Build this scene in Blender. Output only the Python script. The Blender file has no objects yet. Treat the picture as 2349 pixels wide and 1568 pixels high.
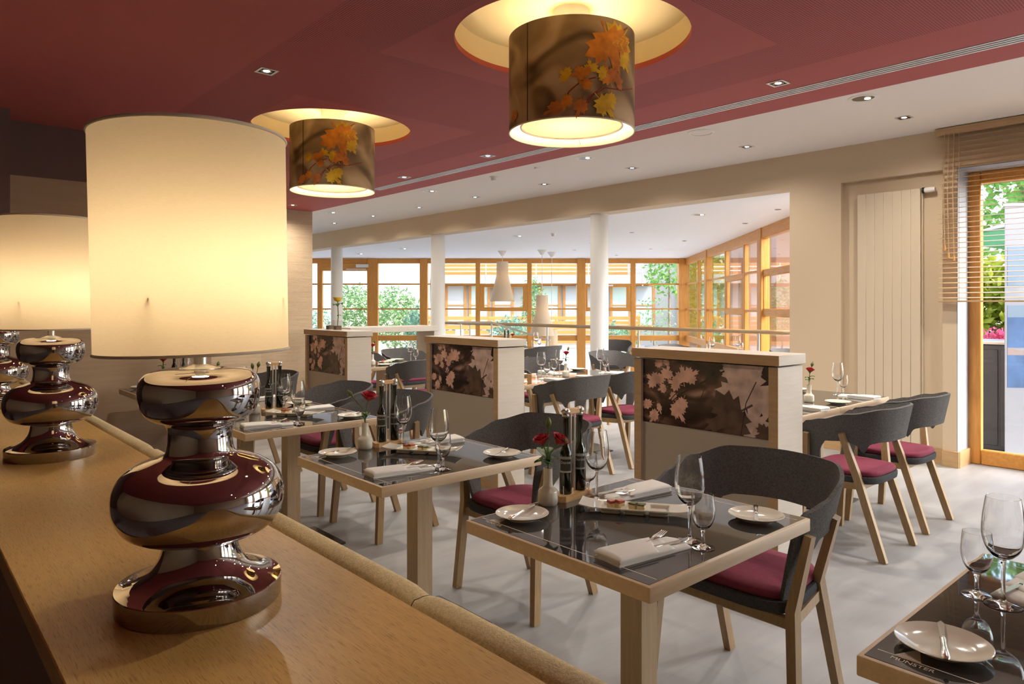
import bpy, bmesh, math, random
from mathutils import Matrix, Vector
random.seed(7)
PI = math.pi
R = math.radians
scene = bpy.context.scene
COL = scene.collection

# ------------------------------------------------------------------ camera, world, sun, exposure
cam_d = bpy.data.cameras.new('camera')
cam = bpy.data.objects.new('camera', cam_d)
COL.objects.link(cam)
cam.location = (0, 0, 1.41)
cam.rotation_euler = (R(90), 0, R(-41.77))
cam_d.sensor_width = 36
cam_d.lens = 36 * 1617 / 2349
cam_d.shift_y = -84 / 2349
cam_d.clip_start = 0.05
cam_d.clip_end = 300
scene.camera = cam

world = bpy.data.worlds.new('world')
scene.world = world
world.use_nodes = True
wn = world.node_tree
sky = wn.nodes.new('ShaderNodeTexSky')
sky.sky_type = 'NISHITA'
sky.sun_disc = False
sky.sun_elevation = R(42)
sky.sun_rotation = R(150)
sky.air_density = 1.0
sky.dust_density = 2.5
sky.ozone_density = 1.0
wn.links.new(sky.outputs[0], wn.nodes['Background'].inputs[0])
wn.nodes['Background'].inputs[1].default_value = 1.3

GS, GC = 0.6661, 0.7458          # the winter garden stands turned against the dining room


def gw(xc, zc):
    return (xc * GC + zc * GS, -xc * GS + zc * GC)


sun_d = bpy.data.lights.new('sun', 'SUN')
sun_d.energy = 1.4
sun_d.angle = R(1.5)
sun_d.color = (1.0, 0.93, 0.82)
sun = bpy.data.objects.new('sun', sun_d)
COL.objects.link(sun)
_t = gw(-0.35, 0.75)
sun.rotation_euler = Vector((_t[0], _t[1], -0.72)).to_track_quat('-Z', 'Y').to_euler()
sun.location = (0, -10, 20)

scene.view_settings.view_transform = 'Standard'
scene.view_settings.look = 'None'
scene.view_settings.gamma = 1
scene.view_settings.use_curve_mapping = False
scene.view_settings.exposure = 0.5
scene.cycles.use_denoising = True
scene.cycles.max_bounces = 9
scene.cycles.diffuse_bounces = 4
scene.cycles.glossy_bounces = 4
scene.cycles.transmission_bounces = 8
scene.cycles.use_adaptive_sampling = True
scene.cycles.adaptive_threshold = 0.06
scene.cycles.transparent_max_bounces = 24
scene.cycles.sample_clamp_indirect = 6

WARM = (1.0, 0.80, 0.55)
K_DOWN = 66.0      # watts of one ceiling spot


# ------------------------------------------------------------------ materials
def new_mat(name):
    m = bpy.data.materials.new(name)
    m.use_nodes = True
    nt = m.node_tree
    return m, nt, nt.nodes['Principled BSDF']


def setp(b, **kw):
    for k, v in kw.items():
        b.inputs[k.replace('_', ' ')].default_value = v


def plain(name, col, rough=0.5, metal=0.0, spec=0.5, coat=0.0, noise=0.0, nscale=8.0, bump=0.0, bscale=200.0):
    m, nt, b = new_mat(name)
    setp(b, Base_Color=(*col, 1), Roughness=rough, Metallic=metal, Specular_IOR_Level=spec, Coat_Weight=coat)
    if noise or bump:
        tc = nt.nodes.new('ShaderNodeTexCoord')
    if noise:
        n = nt.nodes.new('ShaderNodeTexNoise')
        n.inputs['Scale'].default_value = nscale
        n.inputs['Detail'].default_value = 4
        nt.links.new(tc.outputs['Object'], n.inputs['Vector'])
        r = nt.nodes.new('ShaderNodeValToRGB')
        r.color_ramp.elements[0].position = 0.3
        r.color_ramp.elements[1].position = 0.7
        r.color_ramp.elements[0].color = (*[c * (1 - noise) for c in col], 1)
        r.color_ramp.elements[1].color = (*[min(1, c * (1 + noise)) for c in col], 1)
        nt.links.new(n.outputs['Fac'], r.inputs['Fac'])
        nt.links.new(r.outputs['Color'], b.inputs['Base Color'])
    if bump:
        n2 = nt.nodes.new('ShaderNodeTexNoise')
        n2.inputs['Scale'].default_value = bscale
        n2.inputs['Detail'].default_value = 3
        nt.links.new(tc.outputs['Object'], n2.inputs['Vector'])
        bp = nt.nodes.new('ShaderNodeBump')
        bp.inputs['Strength'].default_value = bump
        bp.inputs['Distance'].default_value = 0.004
        nt.links.new(n2.outputs['Fac'], bp.inputs['Height'])
        nt.links.new(bp.outputs['Normal'], b.inputs['Normal'])
    return m


def wood(name, c1, c2, stretch=(1, 14, 14), scale=6.0, rough=0.45, pores=0.0, knots=0.0, rand=0.0, coat=0.0):
    """grain runs along the axis with the smallest stretch"""
    m, nt, b = new_mat(name)
    L = nt.links.new
    tc = nt.nodes.new('ShaderNodeTexCoord')
    mp = nt.nodes.new('ShaderNodeMapping')
    mp.inputs['Scale'].default_value = stretch
    L(tc.outputs['Object'], mp.inputs['Vector'])
    n = nt.nodes.new('ShaderNodeTexNoise')
    n.inputs['Scale'].default_value = scale
    n.inputs['Detail'].default_value = 6
    n.inputs['Roughness'].default_value = 0.62
    n.inputs['Distortion'].default_value = 0.6
    L(mp.outputs[0], n.inputs['Vector'])
    r = nt.nodes.new('ShaderNodeValToRGB')
    r.color_ramp.elements[0].position = 0.32
    r.color_ramp.elements[1].position = 0.68
    r.color_ramp.elements[0].color = (*c1, 1)
    r.color_ramp.elements[1].color = (*c2, 1)
    L(n.outputs['Fac'], r.inputs['Fac'])
    out = r.outputs['Color']

    def mult(colsock, facsock, lo, p0, p1):
        rr = nt.nodes.new('ShaderNodeValToRGB')
        rr.color_ramp.elements[0].position = p0
        rr.color_ramp.elements[1].position = p1
        rr.color_ramp.elements[0].color = (lo, lo * 0.92, lo * 0.82, 1)
        rr.color_ramp.elements[1].color = (1, 1, 1, 1)
        L(facsock, rr.inputs['Fac'])
        mx = nt.nodes.new('ShaderNodeMix')
        mx.data_type = 'RGBA'
        mx.blend_type = 'MULTIPLY'
        mx.inputs[0].default_value = 1
        L(colsock, mx.inputs[6])
        L(rr.outputs['Color'], mx.inputs[7])
        return mx.outputs[2]
    if pores:
        n2 = nt.nodes.new('ShaderNodeTexNoise')
        n2.inputs['Scale'].default_value = scale * 7
        n2.inputs['Detail'].default_value = 3
        n2.inputs['Distortion'].default_value = 0.35
        L(mp.outputs[0], n2.inputs['Vector'])
        out = mult(out, n2.outputs['Fac'], 1 - pores, 0.34, 0.46)
    if knots:
        mk = nt.nodes.new('ShaderNodeMapping')
        mk.inputs['Scale'].default_value = [0.35 if s == min(stretch) else 1.0 for s in stretch]
        L(tc.outputs['Object'], mk.inputs['Vector'])
        v = nt.nodes.new('ShaderNodeTexVoronoi')
        v.inputs['Scale'].default_value = 2.6
        L(mk.outputs[0], v.inputs['Vector'])
        out = mult(out, v.outputs['Distance'], 1 - knots, 0.02, 0.09)
    if rand:
        oi = nt.nodes.new('ShaderNodeObjectInfo')
        hs = nt.nodes.new('ShaderNodeHueSaturation')
        ma = nt.nodes.new('ShaderNodeMapRange')
        ma.inputs['To Min'].default_value = 1 - rand
        ma.inputs['To Max'].default_value = 1 + rand
        L(oi.outputs['Random'], ma.inputs['Value'])
        L(ma.outputs[0], hs.inputs['Value'])
        L(out, hs.inputs['Color'])
        out = hs.outputs['Color']
    L(out, b.inputs['Base Color'])
    setp(b, Roughness=rough, Coat_Weight=coat)
    bp = nt.nodes.new('ShaderNodeBump')
    bp.inputs['Strength'].default_value = 0.12
    bp.inputs['Distance'].default_value = 0.002
    L(n.outputs['Fac'], bp.inputs['Height'])
    L(bp.outputs['Normal'], b.inputs['Normal'])
    return m


def emit(name, col, strength):
    m = bpy.data.materials.new(name)
    m.use_nodes = True
    nt = m.node_tree
    nt.nodes.clear()
    o = nt.nodes.new('ShaderNodeOutputMaterial')
    e = nt.nodes.new('ShaderNodeEmission')
    e.inputs[0].default_value = (*col, 1)
    e.inputs[1].default_value = strength
    nt.links.new(e.outputs[0], o.inputs[0])
    return m


def thin_glass(name, tint, edge, ior=1.45, gain=1.0, rough=0.0):
    """clear glass: transparent, darker where seen edge-on, Fresnel reflection on top"""
    m = bpy.data.materials.new(name)
    m.use_nodes = True
    nt = m.node_tree
    nt.nodes.clear()
    L = nt.links.new
    o = nt.nodes.new('ShaderNodeOutputMaterial')
    tr = nt.nodes.new('ShaderNodeBsdfTransparent')
    gl = nt.nodes.new('ShaderNodeBsdfGlossy')
    gl.inputs['Roughness'].default_value = rough
    lw = nt.nodes.new('ShaderNodeLayerWeight')
    lw.inputs['Blend'].default_value = 0.25
    r = nt.nodes.new('ShaderNodeValToRGB')
    r.color_ramp.elements[0].position = 0.35
    r.color_ramp.elements[1].position = 0.95
    r.color_ramp.elements[0].color = (*tint, 1)
    r.color_ramp.elements[1].color = (*edge, 1)
    L(lw.outputs['Facing'], r.inputs['Fac'])
    L(r.outputs['Color'], tr.inputs[0])
    lw2 = nt.nodes.new('ShaderNodeLayerWeight')
    lw2.inputs['Blend'].default_value = 0.5
    pw = nt.nodes.new('ShaderNodeMath')
    pw.operation = 'POWER'
    pw.inputs[1].default_value = 3.5
    L(lw2.outputs['Facing'], pw.inputs[0])
    mm = nt.nodes.new('ShaderNodeMath')
    mm.operation = 'MULTIPLY_ADD'
    mm.use_clamp = True
    mm.inputs[1].default_value = gain
    mm.inputs[2].default_value = ((ior - 1) / (ior + 1)) ** 2
    L(pw.outputs[0], mm.inputs[0])
    mx = nt.nodes.new('ShaderNodeMixShader')
    L(mm.outputs[0], mx.inputs[0])
    L(tr.outputs[0], mx.inputs[1])
    L(gl.outputs[0], mx.inputs[2])
    L(mx.outputs[0], o.inputs[0])
    return m


def clear_glass(name):
    m, nt, b = new_mat(name)
    setp(b, Base_Color=(1, 1, 1, 1), Roughness=0.0, IOR=1.45, Transmission_Weight=1.0)
    return m


def translucent(name, col, frac=0.5, bump=0.0):
    m = bpy.data.materials.new(name)
    m.use_nodes = True
    nt = m.node_tree
    nt.nodes.clear()
    L = nt.links.new
    o = nt.nodes.new('ShaderNodeOutputMaterial')
    d = nt.nodes.new('ShaderNodeBsdfDiffuse')
    t = nt.nodes.new('ShaderNodeBsdfTranslucent')
    mx = nt.nodes.new('ShaderNodeMixShader')
    mx.inputs[0].default_value = frac
    tc = nt.nodes.new('ShaderNodeTexCoord')
    mp = nt.nodes.new('ShaderNodeMapping')
    mp.inputs['Scale'].default_value = (150, 150, 700)
    L(tc.outputs['Object'], mp.inputs['Vector'])
    n = nt.nodes.new('ShaderNodeTexNoise')
    n.inputs['Scale'].default_value = 1.0
    n.inputs['Detail'].default_value = 3
    L(mp.outputs[0], n.inputs['Vector'])
    r = nt.nodes.new('ShaderNodeValToRGB')
    r.color_ramp.elements[0].position = 0.25
    r.color_ramp.elements[1].position = 0.6
    r.color_ramp.elements[0].color = (*[c * (1 - bump) for c in col], 1)
    r.color_ramp.elements[1].color = (*col, 1)
    L(n.outputs['Fac'], r.inputs['Fac'])
    for s in (d, t):
        L(r.outputs['Color'], s.inputs['Color'])
    L(d.outputs[0], mx.inputs[1])
    L(t.outputs[0], mx.inputs[2])
    L(mx.outputs[0], o.inputs[0])
    return m


def bokeh(name, stops, scale, stretch=(1, 1, 1), rough=0.5):
    """soft blurred print background"""
    m, nt, b = new_mat(name)
    L = nt.links.new
    tc = nt.nodes.new('ShaderNodeTexCoord')
    mp = nt.nodes.new('ShaderNodeMapping')
    mp.inputs['Scale'].default_value = stretch
    L(tc.outputs['Object'], mp.inputs['Vector'])
    n = nt.nodes.new('ShaderNodeTexNoise')
    n.inputs['Scale'].default_value = scale
    n.inputs['Detail'].default_value = 1.2
    n.inputs['Distortion'].default_value = 0.8
    L(mp.outputs[0], n.inputs['Vector'])
    r = nt.nodes.new('ShaderNodeValToRGB')
    els = r.color_ramp.elements
    els[0].position, els[0].color = stops[0][0], (*stops[0][1], 1)
    els[1].position, els[1].color = stops[-1][0], (*stops[-1][1], 1)
    for p, c in stops[1:-1]:
        e = els.new(p)
        e.color = (*c, 1)
    L(n.outputs['Fac'], r.inputs['Fac'])
    L(r.outputs['Color'], b.inputs['Base Color'])
    setp(b, Roughness=rough)
    return m


def leafy(name, c1, c2, c3, trans=0.35, rough=0.5):
    m = bpy.data.materials.new(name)
    m.use_nodes = True
    nt = m.node_tree
    nt.nodes.clear()
    L = nt.links.new
    o = nt.nodes.new('ShaderNodeOutputMaterial')
    d = nt.nodes.new('ShaderNodeBsdfDiffuse')
    t = nt.nodes.new('ShaderNodeBsdfTranslucent')
    mx = nt.nodes.new('ShaderNodeMixShader')
    mx.inputs[0].default_value = trans
    tc = nt.nodes.new('ShaderNodeTexCoord')
    n = nt.nodes.new('ShaderNodeTexNoise')
    n.inputs['Scale'].default_value = 5.0
    n.inputs['Detail'].default_value = 5
    L(tc.outputs['Object'], n.inputs['Vector'])
    r = nt.nodes.new('ShaderNodeValToRGB')
    els = r.color_ramp.elements
    els[0].position, els[0].color = 0.3, (*c1, 1)
    els[1].position, els[1].color = 0.72, (*c3, 1)
    e = els.new(0.5)
    e.color = (*c2, 1)
    L(n.outputs['Fac'], r.inputs['Fac'])
    for s in (d, t):
        L(r.outputs['Color'], s.inputs['Color'])
    L(d.outputs[0], mx.inputs[1])
    L(t.outputs[0], mx.inputs[2])
    L(mx.outputs[0], o.inputs[0])
    return m


def perforated(name, col):
    """red ceiling board: rows of small drilled holes outside the plain fields around the domes"""
    m, nt, b = new_mat(name)
    L = nt.links.new

    def math_(op, a, bb=None, clamp=False):
        n = nt.nodes.new('ShaderNodeMath')
        n.operation = op
        n.use_clamp = clamp
        for i, x in enumerate((a, bb)):
            if x is None:
                continue
            if isinstance(x, (int, float)):
                n.inputs[i].default_value = x
            else:
                L(x, n.inputs[i])
        return n.outputs[0]
    tc = nt.nodes.new('ShaderNodeTexCoord')
    sp = nt.nodes.new('ShaderNodeSeparateXYZ')
    L(tc.outputs['Object'], sp.inputs[0])
    X, Y = sp.outputs[0], sp.outputs[1]
    p = 0.0128
    fx = math_('SUBTRACT', math_('FRACT', math_('DIVIDE', X, p)), 0.5)
    fy = math_('SUBTRACT', math_('FRACT', math_('DIVIDE', Y, p)), 0.5)
    d2 = math_('ADD', math_('MULTIPLY', fx, fx), math_('MULTIPLY', fy, fy))
    hole = math_('LESS_THAN', d2, 0.062)
    zone = math_('MULTIPLY', math_('GREATER_THAN', X, 1.58), math_('LESS_THAN', X, 3.99))
    for yc in (0.05, 2.62, 5.18, 7.75):
        ax = math_('LESS_THAN', math_('ABSOLUTE', math_('SUBTRACT', X, 2.80)), 0.76)
        ay = math_('LESS_THAN', math_('ABSOLUTE', math_('SUBTRACT', Y, yc)), 0.76)
        zone = math_('MULTIPLY', zone, math_('SUBTRACT', 1.0, math_('MULTIPLY', ax, ay)))
    fac = math_('MULTIPLY', hole, zone)
    mx = nt.nodes.new('ShaderNodeMix')
    mx.data_type = 'RGBA'
    L(fac, mx.inputs[0])
    mx.inputs[6].default_value = (*col, 1)
    mx.inputs[7].default_value = (*[c * 0.2 for c in col], 1)
    L(mx.outputs[2], b.inputs['Base Color'])
    setp(b, Roughness=0.7, Specular_IOR_Level=0.25)
    return m


RED = (0.44, 0.112, 0.108)
MAT = {
    'oak_table': wood('oak_table', (0.50, 0.36, 0.225), (0.58, 0.43, 0.28), (1, 12, 12), 5, 0.42),
    'oak_leg': wood('oak_leg', (0.45, 0.325, 0.205), (0.53, 0.395, 0.26), (12, 12, 1), 5, 0.45),
    'oak_chair': wood('oak_chair', (0.30, 0.19, 0.090), (0.38, 0.25, 0.125), (10, 10, 1.5), 6, 0.42),
    'oak_counter': wood('oak_counter', (0.50, 0.305, 0.085), (0.58, 0.365, 0.115), (20, 1, 20), 5, 0.38, pores=0.34),
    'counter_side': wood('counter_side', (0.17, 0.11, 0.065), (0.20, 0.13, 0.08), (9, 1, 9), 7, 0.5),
    'oak_wall': wood('oak_wall', (0.46, 0.345, 0.225), (0.56, 0.43, 0.29), (1, 14, 14), 3.2, 0.5, pores=0.10, knots=0.45, rand=0.06),
    'oak_pale': wood('oak_pale', (0.47, 0.42, 0.365), (0.53, 0.475, 0.415), (1.2, 1.2, 16), 4, 0.45),
    'oak_frame': wood('oak_frame', (0.44, 0.29, 0.145), (0.52, 0.355, 0.19), (12, 1.2, 12), 5, 0.42),
    'oak_block': wood('oak_block', (0.50, 0.27, 0.09), (0.66, 0.40, 0.17), (2, 9, 16), 8, 0.45),
    'brown_wall': wood('brown_wall', (0.40, 0.285, 0.19), (0.45, 0.325, 0.22), (1, 10, 10), 3, 0.55),
    'dark_wall': plain('dark_wall', (0.15, 0.092, 0.086), 0.75),
    'larch': wood('larch', (0.56, 0.23, 0.04), (0.68, 0.32, 0.07), (9, 9, 1), 4, 0.4),
    'larch_h': wood('larch_h', (0.56, 0.23, 0.04), (0.68, 0.32, 0.07), (1, 9, 9), 4, 0.4),
    'blind': wood('blind', (0.45, 0.29, 0.15), (0.56, 0.38, 0.21), (9, 1, 9), 5, 0.45),
    'red': perforated('red_ceiling_board', RED),
    'red_plain': plain('red_plain', RED, 0.7, spec=0.25),
    'slot_white': plain('slot_white', (0.74, 0.75, 0.78), 0.35),
    'red_rim': plain('red_rim', (0.34, 0.04, 0.02), 0.6),
    'cream': plain('cream_dome', (0.74, 0.61, 0.37), 0.6),
    'white_ceiling': plain('white_ceiling', (0.80, 0.75, 0.71), 0.85),
    'garden_ceiling': plain('garden_ceiling', (0.90, 0.91, 0.93), 0.85),
    'wall': plain('wall_paint', (0.64, 0.515, 0.365), 0.8),
    'column': plain('column_paint', (0.70, 0.69, 0.67), 0.6),
    'reveal': plain('reveal_paint', (0.33, 0.35, 0.40), 0.7),
    'radiator': plain('radiator_paint', (0.66, 0.56, 0.42), 0.35),
    'baseboard': wood('baseboard', (0.46, 0.29, 0.14), (0.53, 0.35, 0.18), (9, 1, 9), 4, 0.4),
    'white_plastic': plain('white_plastic', (0.80, 0.78, 0.75), 0.4),
    'steel': plain('brushed_steel', (0.62, 0.61, 0.60), 0.3, 1.0),
    'alu': plain('aluminium', (0.66, 0.66, 0.68), 0.38, 1.0),
    'chrome': plain('dark_chrome', (0.46, 0.43, 0.42), 0.025, 1.0),
    'black_metal': plain('black_metal', (0.02, 0.02, 0.022), 0.25),
    'black': plain('black_matt', (0.012, 0.012, 0.012), 0.6),
    'black_glass': plain('black_glass', (0.040, 0.036, 0.034), 0.03, spec=1.0),
    'line': plain('etched_line', (0.62, 0.54, 0.44), 0.5),
    'felt': plain('grey_felt', (0.115, 0.111, 0.110), 0.95, spec=0.1, noise=0.28, nscale=150, bump=0.5, bscale=420),
    'felt_dark': plain('dark_felt', (0.060, 0.062, 0.068), 0.95, spec=0.1, noise=0.25, nscale=150, bump=0.4, bscale=420),
    'burgundy': plain('burgundy_fabric', (0.20, 0.036, 0.066), 0.85, spec=0.2, noise=0.08, nscale=60, bump=0.15, bscale=500),
    'bench': plain('beige_fabric', (0.60, 0.50, 0.30), 0.9, spec=0.2, noise=0.16, nscale=180, bump=0.5, bscale=330),
    'porcelain': plain('porcelain', (0.70, 0.66, 0.555), 0.12, coat=0.3),
    'napkin': plain('napkin_linen', (0.74, 0.72, 0.675), 0.9, spec=0.2, bump=0.12, bscale=500),
    'cutlery': plain('cutlery', (0.74, 0.72, 0.68), 0.14, 1.0),
    'bottle': plain('dark_bottle', (0.006, 0.010, 0.004), 0.06, spec=0.7, coat=0.3),
    'label_grey': plain('label_grey', (0.36, 0.35, 0.33), 0.5),
    'label_dark': plain('label_dark', (0.035, 0.035, 0.035), 0.5),
    'print_white': plain('print_white', (0.75, 0.73, 0.70), 0.5),
    'rose': plain('rose_petals', (0.42, 0.008, 0.020), 0.55, noise=0.25, nscale=40),
    'stem': plain('rose_stem', (0.11, 0.17, 0.035), 0.5),
    'bud_green': plain('bud_green', (0.16, 0.19, 0.045), 0.5, noise=0.4, nscale=80),
    'leaf': plain('rose_leaf', (0.07, 0.16, 0.022), 0.4, noise=0.3, nscale=60),
    'ham': plain('ham', (0.40, 0.07, 0.035), 0.4, noise=0.3, nscale=90),
    'cheese': plain('cheese', (0.78, 0.62, 0.33), 0.45, noise=0.08, nscale=90),
    'herb': plain('herb_crust', (0.10, 0.10, 0.03), 0.6, noise=0.6, nscale=160),
    'shade': translucent('linen_shade', (0.62, 0.53, 0.38), 0.42, 0.05),
    'shade_trim': plain('shade_trim', (0.72, 0.65, 0.52), 0.7),
    'diffuser': translucent('opal_diffuser', (0.50, 0.44, 0.33), 0.5),
    'drum_in': plain('drum_lining', (0.86, 0.78, 0.62), 0.6),
    'drum_print': bokeh('drum_print', [(0.28, (0.12, 0.072, 0.030)), (0.42, (0.26, 0.17, 0.075)), (0.56, (0.50, 0.35, 0.17)), (0.72, (0.66, 0.50, 0.28))], 4.2, (1, 1, 1.3), 0.6),
    'leaf_orange': plain('leaf_orange', (0.90, 0.27, 0.02), 0.6, noise=0.35, nscale=16),
    'leaf_yellow': plain('leaf_yellow', (0.95, 0.52, 0.025), 0.6, noise=0.3, nscale=16),
    'leaf_rust': plain('leaf_rust', (0.66, 0.21, 0.035), 0.6, noise=0.3, nscale=16),
    'twig_red': plain('twig_red', (0.30, 0.05, 0.025), 0.6),
    'seam': plain('shade_seam', (0.02, 0.015, 0.008), 0.6),
    'sepia_print': bokeh('sepia_print', [(0.30, (0.022, 0.012, 0.010)), (0.50, (0.055, 0.028, 0.022)), (0.64, (0.16, 0.085, 0.06)), (0.78, (0.48, 0.30, 0.22))], 4.5, (1, 1, 2.2), 0.12),
    'sepia_leaf': plain('sepia_leaf', (0.70, 0.42, 0.31), 0.15, noise=0.3, nscale=16),
    'sepia_pale': plain('sepia_pale', (0.58, 0.43, 0.36), 0.15, noise=0.3, nscale=14),
    'sepia_dark': plain('sepia_dark', (0.115, 0.072, 0.05), 0.15, noise=0.3, nscale=14),
    'sepia_twig': plain('sepia_twig', (0.045, 0.028, 0.024), 0.2),
    'frost': plain('frosted_panel', (0.42, 0.365, 0.285), 0.22),
    'glass': clear_glass('clear_glass'),
    'glass_pot': thin_glass('pot_glass', (0.985, 0.985, 0.985), (0.42, 0.43, 0.43), 1.75, 1.2),
    'pane': thin_glass('window_pane', (0.96, 0.975, 0.97), (0.85, 0.9, 0.88), 1.3, 0.8),
    'bulb': emit('spot_bulb', (1.0, 0.88, 0.70), 14),
    'bulb_warm': emit('warm_bulb', (1.0, 0.80, 0.5), 6),
    'reflector': plain('reflector', (0.25, 0.23, 0.21), 0.25, 1.0),
    'paving': plain('paving', (0.34, 0.32, 0.29), 0.85, noise=0.12, nscale=2.0),
    'garden_floor': plain('garden_floor', (0.58, 0.56, 0.53), 0.5),
    'facade': plain('facade', (0.30, 0.272, 0.238), 0.9),
    'facade_wood': wood('facade_wood', (0.34, 0.125, 0.016), (0.42, 0.17, 0.028), (1, 8, 8), 2, 0.6),
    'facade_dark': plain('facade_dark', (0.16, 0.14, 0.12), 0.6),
    'stone': plain('stone_wall', (0.42, 0.34, 0.26), 0.9, noise=0.25, nscale=3),
    'brick_col': plain('red_column', (0.42, 0.20, 0.12), 0.8),
    'house_glass': plain('house_glass', (0.40, 0.46, 0.40), 0.1),
    'curtain': plain('curtain_white', (0.38, 0.375, 0.36), 0.8),
    'bush': leafy('bush_leaves', (0.05, 0.12, 0.04), (0.12, 0.23, 0.08), (0.26, 0.36, 0.17)),
    'bush_blue': leafy('oleander_leaves', (0.06, 0.14, 0.10), (0.14, 0.26, 0.18), (0.30, 0.42, 0.30)),
    'tree_yellow': leafy('yellow_leaves', (0.13, 0.17, 0.014), (0.27, 0.31, 0.03), (0.45, 0.43, 0.10), 0.5),  # yellow green foliage, tones scattered at random
    'tree_green': leafy('tree_leaves', (0.05, 0.14, 0.03), (0.13, 0.26, 0.06), (0.28, 0.40, 0.12), 0.4),
    'bark': plain('bark', (0.14, 0.09, 0.06), 0.9, noise=0.3, nscale=12),
    'planter': plain('blue_planter', (0.12, 0.24, 0.30), 0.5),
    'planter_grey': plain('grey_planter', (0.30, 0.36, 0.48), 0.5),
    'bike': plain('bike_white', (0.75, 0.74, 0.72), 0.4),
    'tyre': plain('tyre', (0.05, 0.05, 0.05), 0.8),
    'terrace': plain('terrace_chair', (0.14, 0.18, 0.24), 0.5),
    'parasol': plain('parasol_cloth', (0.48, 0.45, 0.42), 0.8),
    'green_cloth': plain('green_cloth', (0.07, 0.30, 0.11), 0.7),
    'banner': plain('banner_white', (0.27, 0.295, 0.35), 0.6),
    'banner_sky': plain('banner_blue', (0.055, 0.13, 0.30), 0.6, noise=0.3, nscale=4),
    'banner_pale': plain('banner_pale_blue', (0.17, 0.25, 0.35), 0.6),
    'banner_rock': plain('banner_rock', (0.30, 0.24, 0.24), 0.6),
    'banner_text': plain('banner_text', (0.10, 0.12, 0.20), 0.6),
    'cabinet_dark': plain('cabinet_dark', (0.06, 0.065, 0.08), 0.35),
    'car': plain('car_paint', (0.28, 0.33, 0.31), 0.25),
    'pink': plain('pink_flowers', (0.75, 0.10, 0.25), 0.6),
    'lampcone': translucent('lamp_slats', (0.86, 0.74, 0.58), 0.35),
}


def floor_material():
    m, nt, b = new_mat('floor_planks')
    L = nt.links.new
    tc = nt.nodes.new('ShaderNodeTexCoord')
    mp = nt.nodes.new('ShaderNodeMapping')
    mp.inputs['Rotation'].default_value = (0, 0, R(0))
    L(tc.outputs['Object'], mp.inputs['Vector'])
    bk = nt.nodes.new('ShaderNodeTexBrick')
    bk.inputs['Scale'].default_value = 1.0
    bk.inputs['Brick Width'].default_value = 1.2
    bk.inputs['Row Height'].default_value = 0.2
    bk.inputs['Mortar Size'].default_value = 0.0012
    bk.inputs['Color1'].default_value = (0.340, 0.345, 0.358, 1)
    bk.inputs['Color2'].default_value = (0.312, 0.316, 0.328, 1)
    bk.inputs['Mortar'].default_value = (0.303, 0.307, 0.318, 1)
    bk.offset = 0.4
    L(mp.outputs[0], bk.inputs['Vector'])
    mp2 = nt.nodes.new('ShaderNodeMapping')
    mp2.inputs['Scale'].default_value = (1.3, 5, 1)
    L(tc.outputs['Object'], mp2.inputs['Vector'])
    n = nt.nodes.new('ShaderNodeTexNoise')
    n.inputs['Scale'].default_value = 1.6
    n.inputs['Detail'].default_value = 5
    L(mp2.outputs[0], n.inputs['Vector'])
    r = nt.nodes.new('ShaderNodeValToRGB')
    r.color_ramp.elements[0].position = 0.3
    r.color_ramp.elements[1].position = 0.7
    r.color_ramp.elements[0].color = (0.84, 0.83, 0.82, 1)
    r.color_ramp.elements[1].color = (1.06, 1.05, 1.03, 1)
    L(n.outputs['Fac'], r.inputs['Fac'])
    mx = nt.nodes.new('ShaderNodeMix')
    mx.data_type = 'RGBA'
    mx.blend_type = 'MULTIPLY'
    mx.inputs[0].default_value = 1
    L(bk.outputs['Color'], mx.inputs[6])
    L(r.outputs['Color'], mx.inputs[7])
    L(mx.outputs[2], b.inputs['Base Color'])
    setp(b, Roughness=0.42, Specular_IOR_Level=0.4)
    return m


MAT['floor'] = floor_material()


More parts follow.
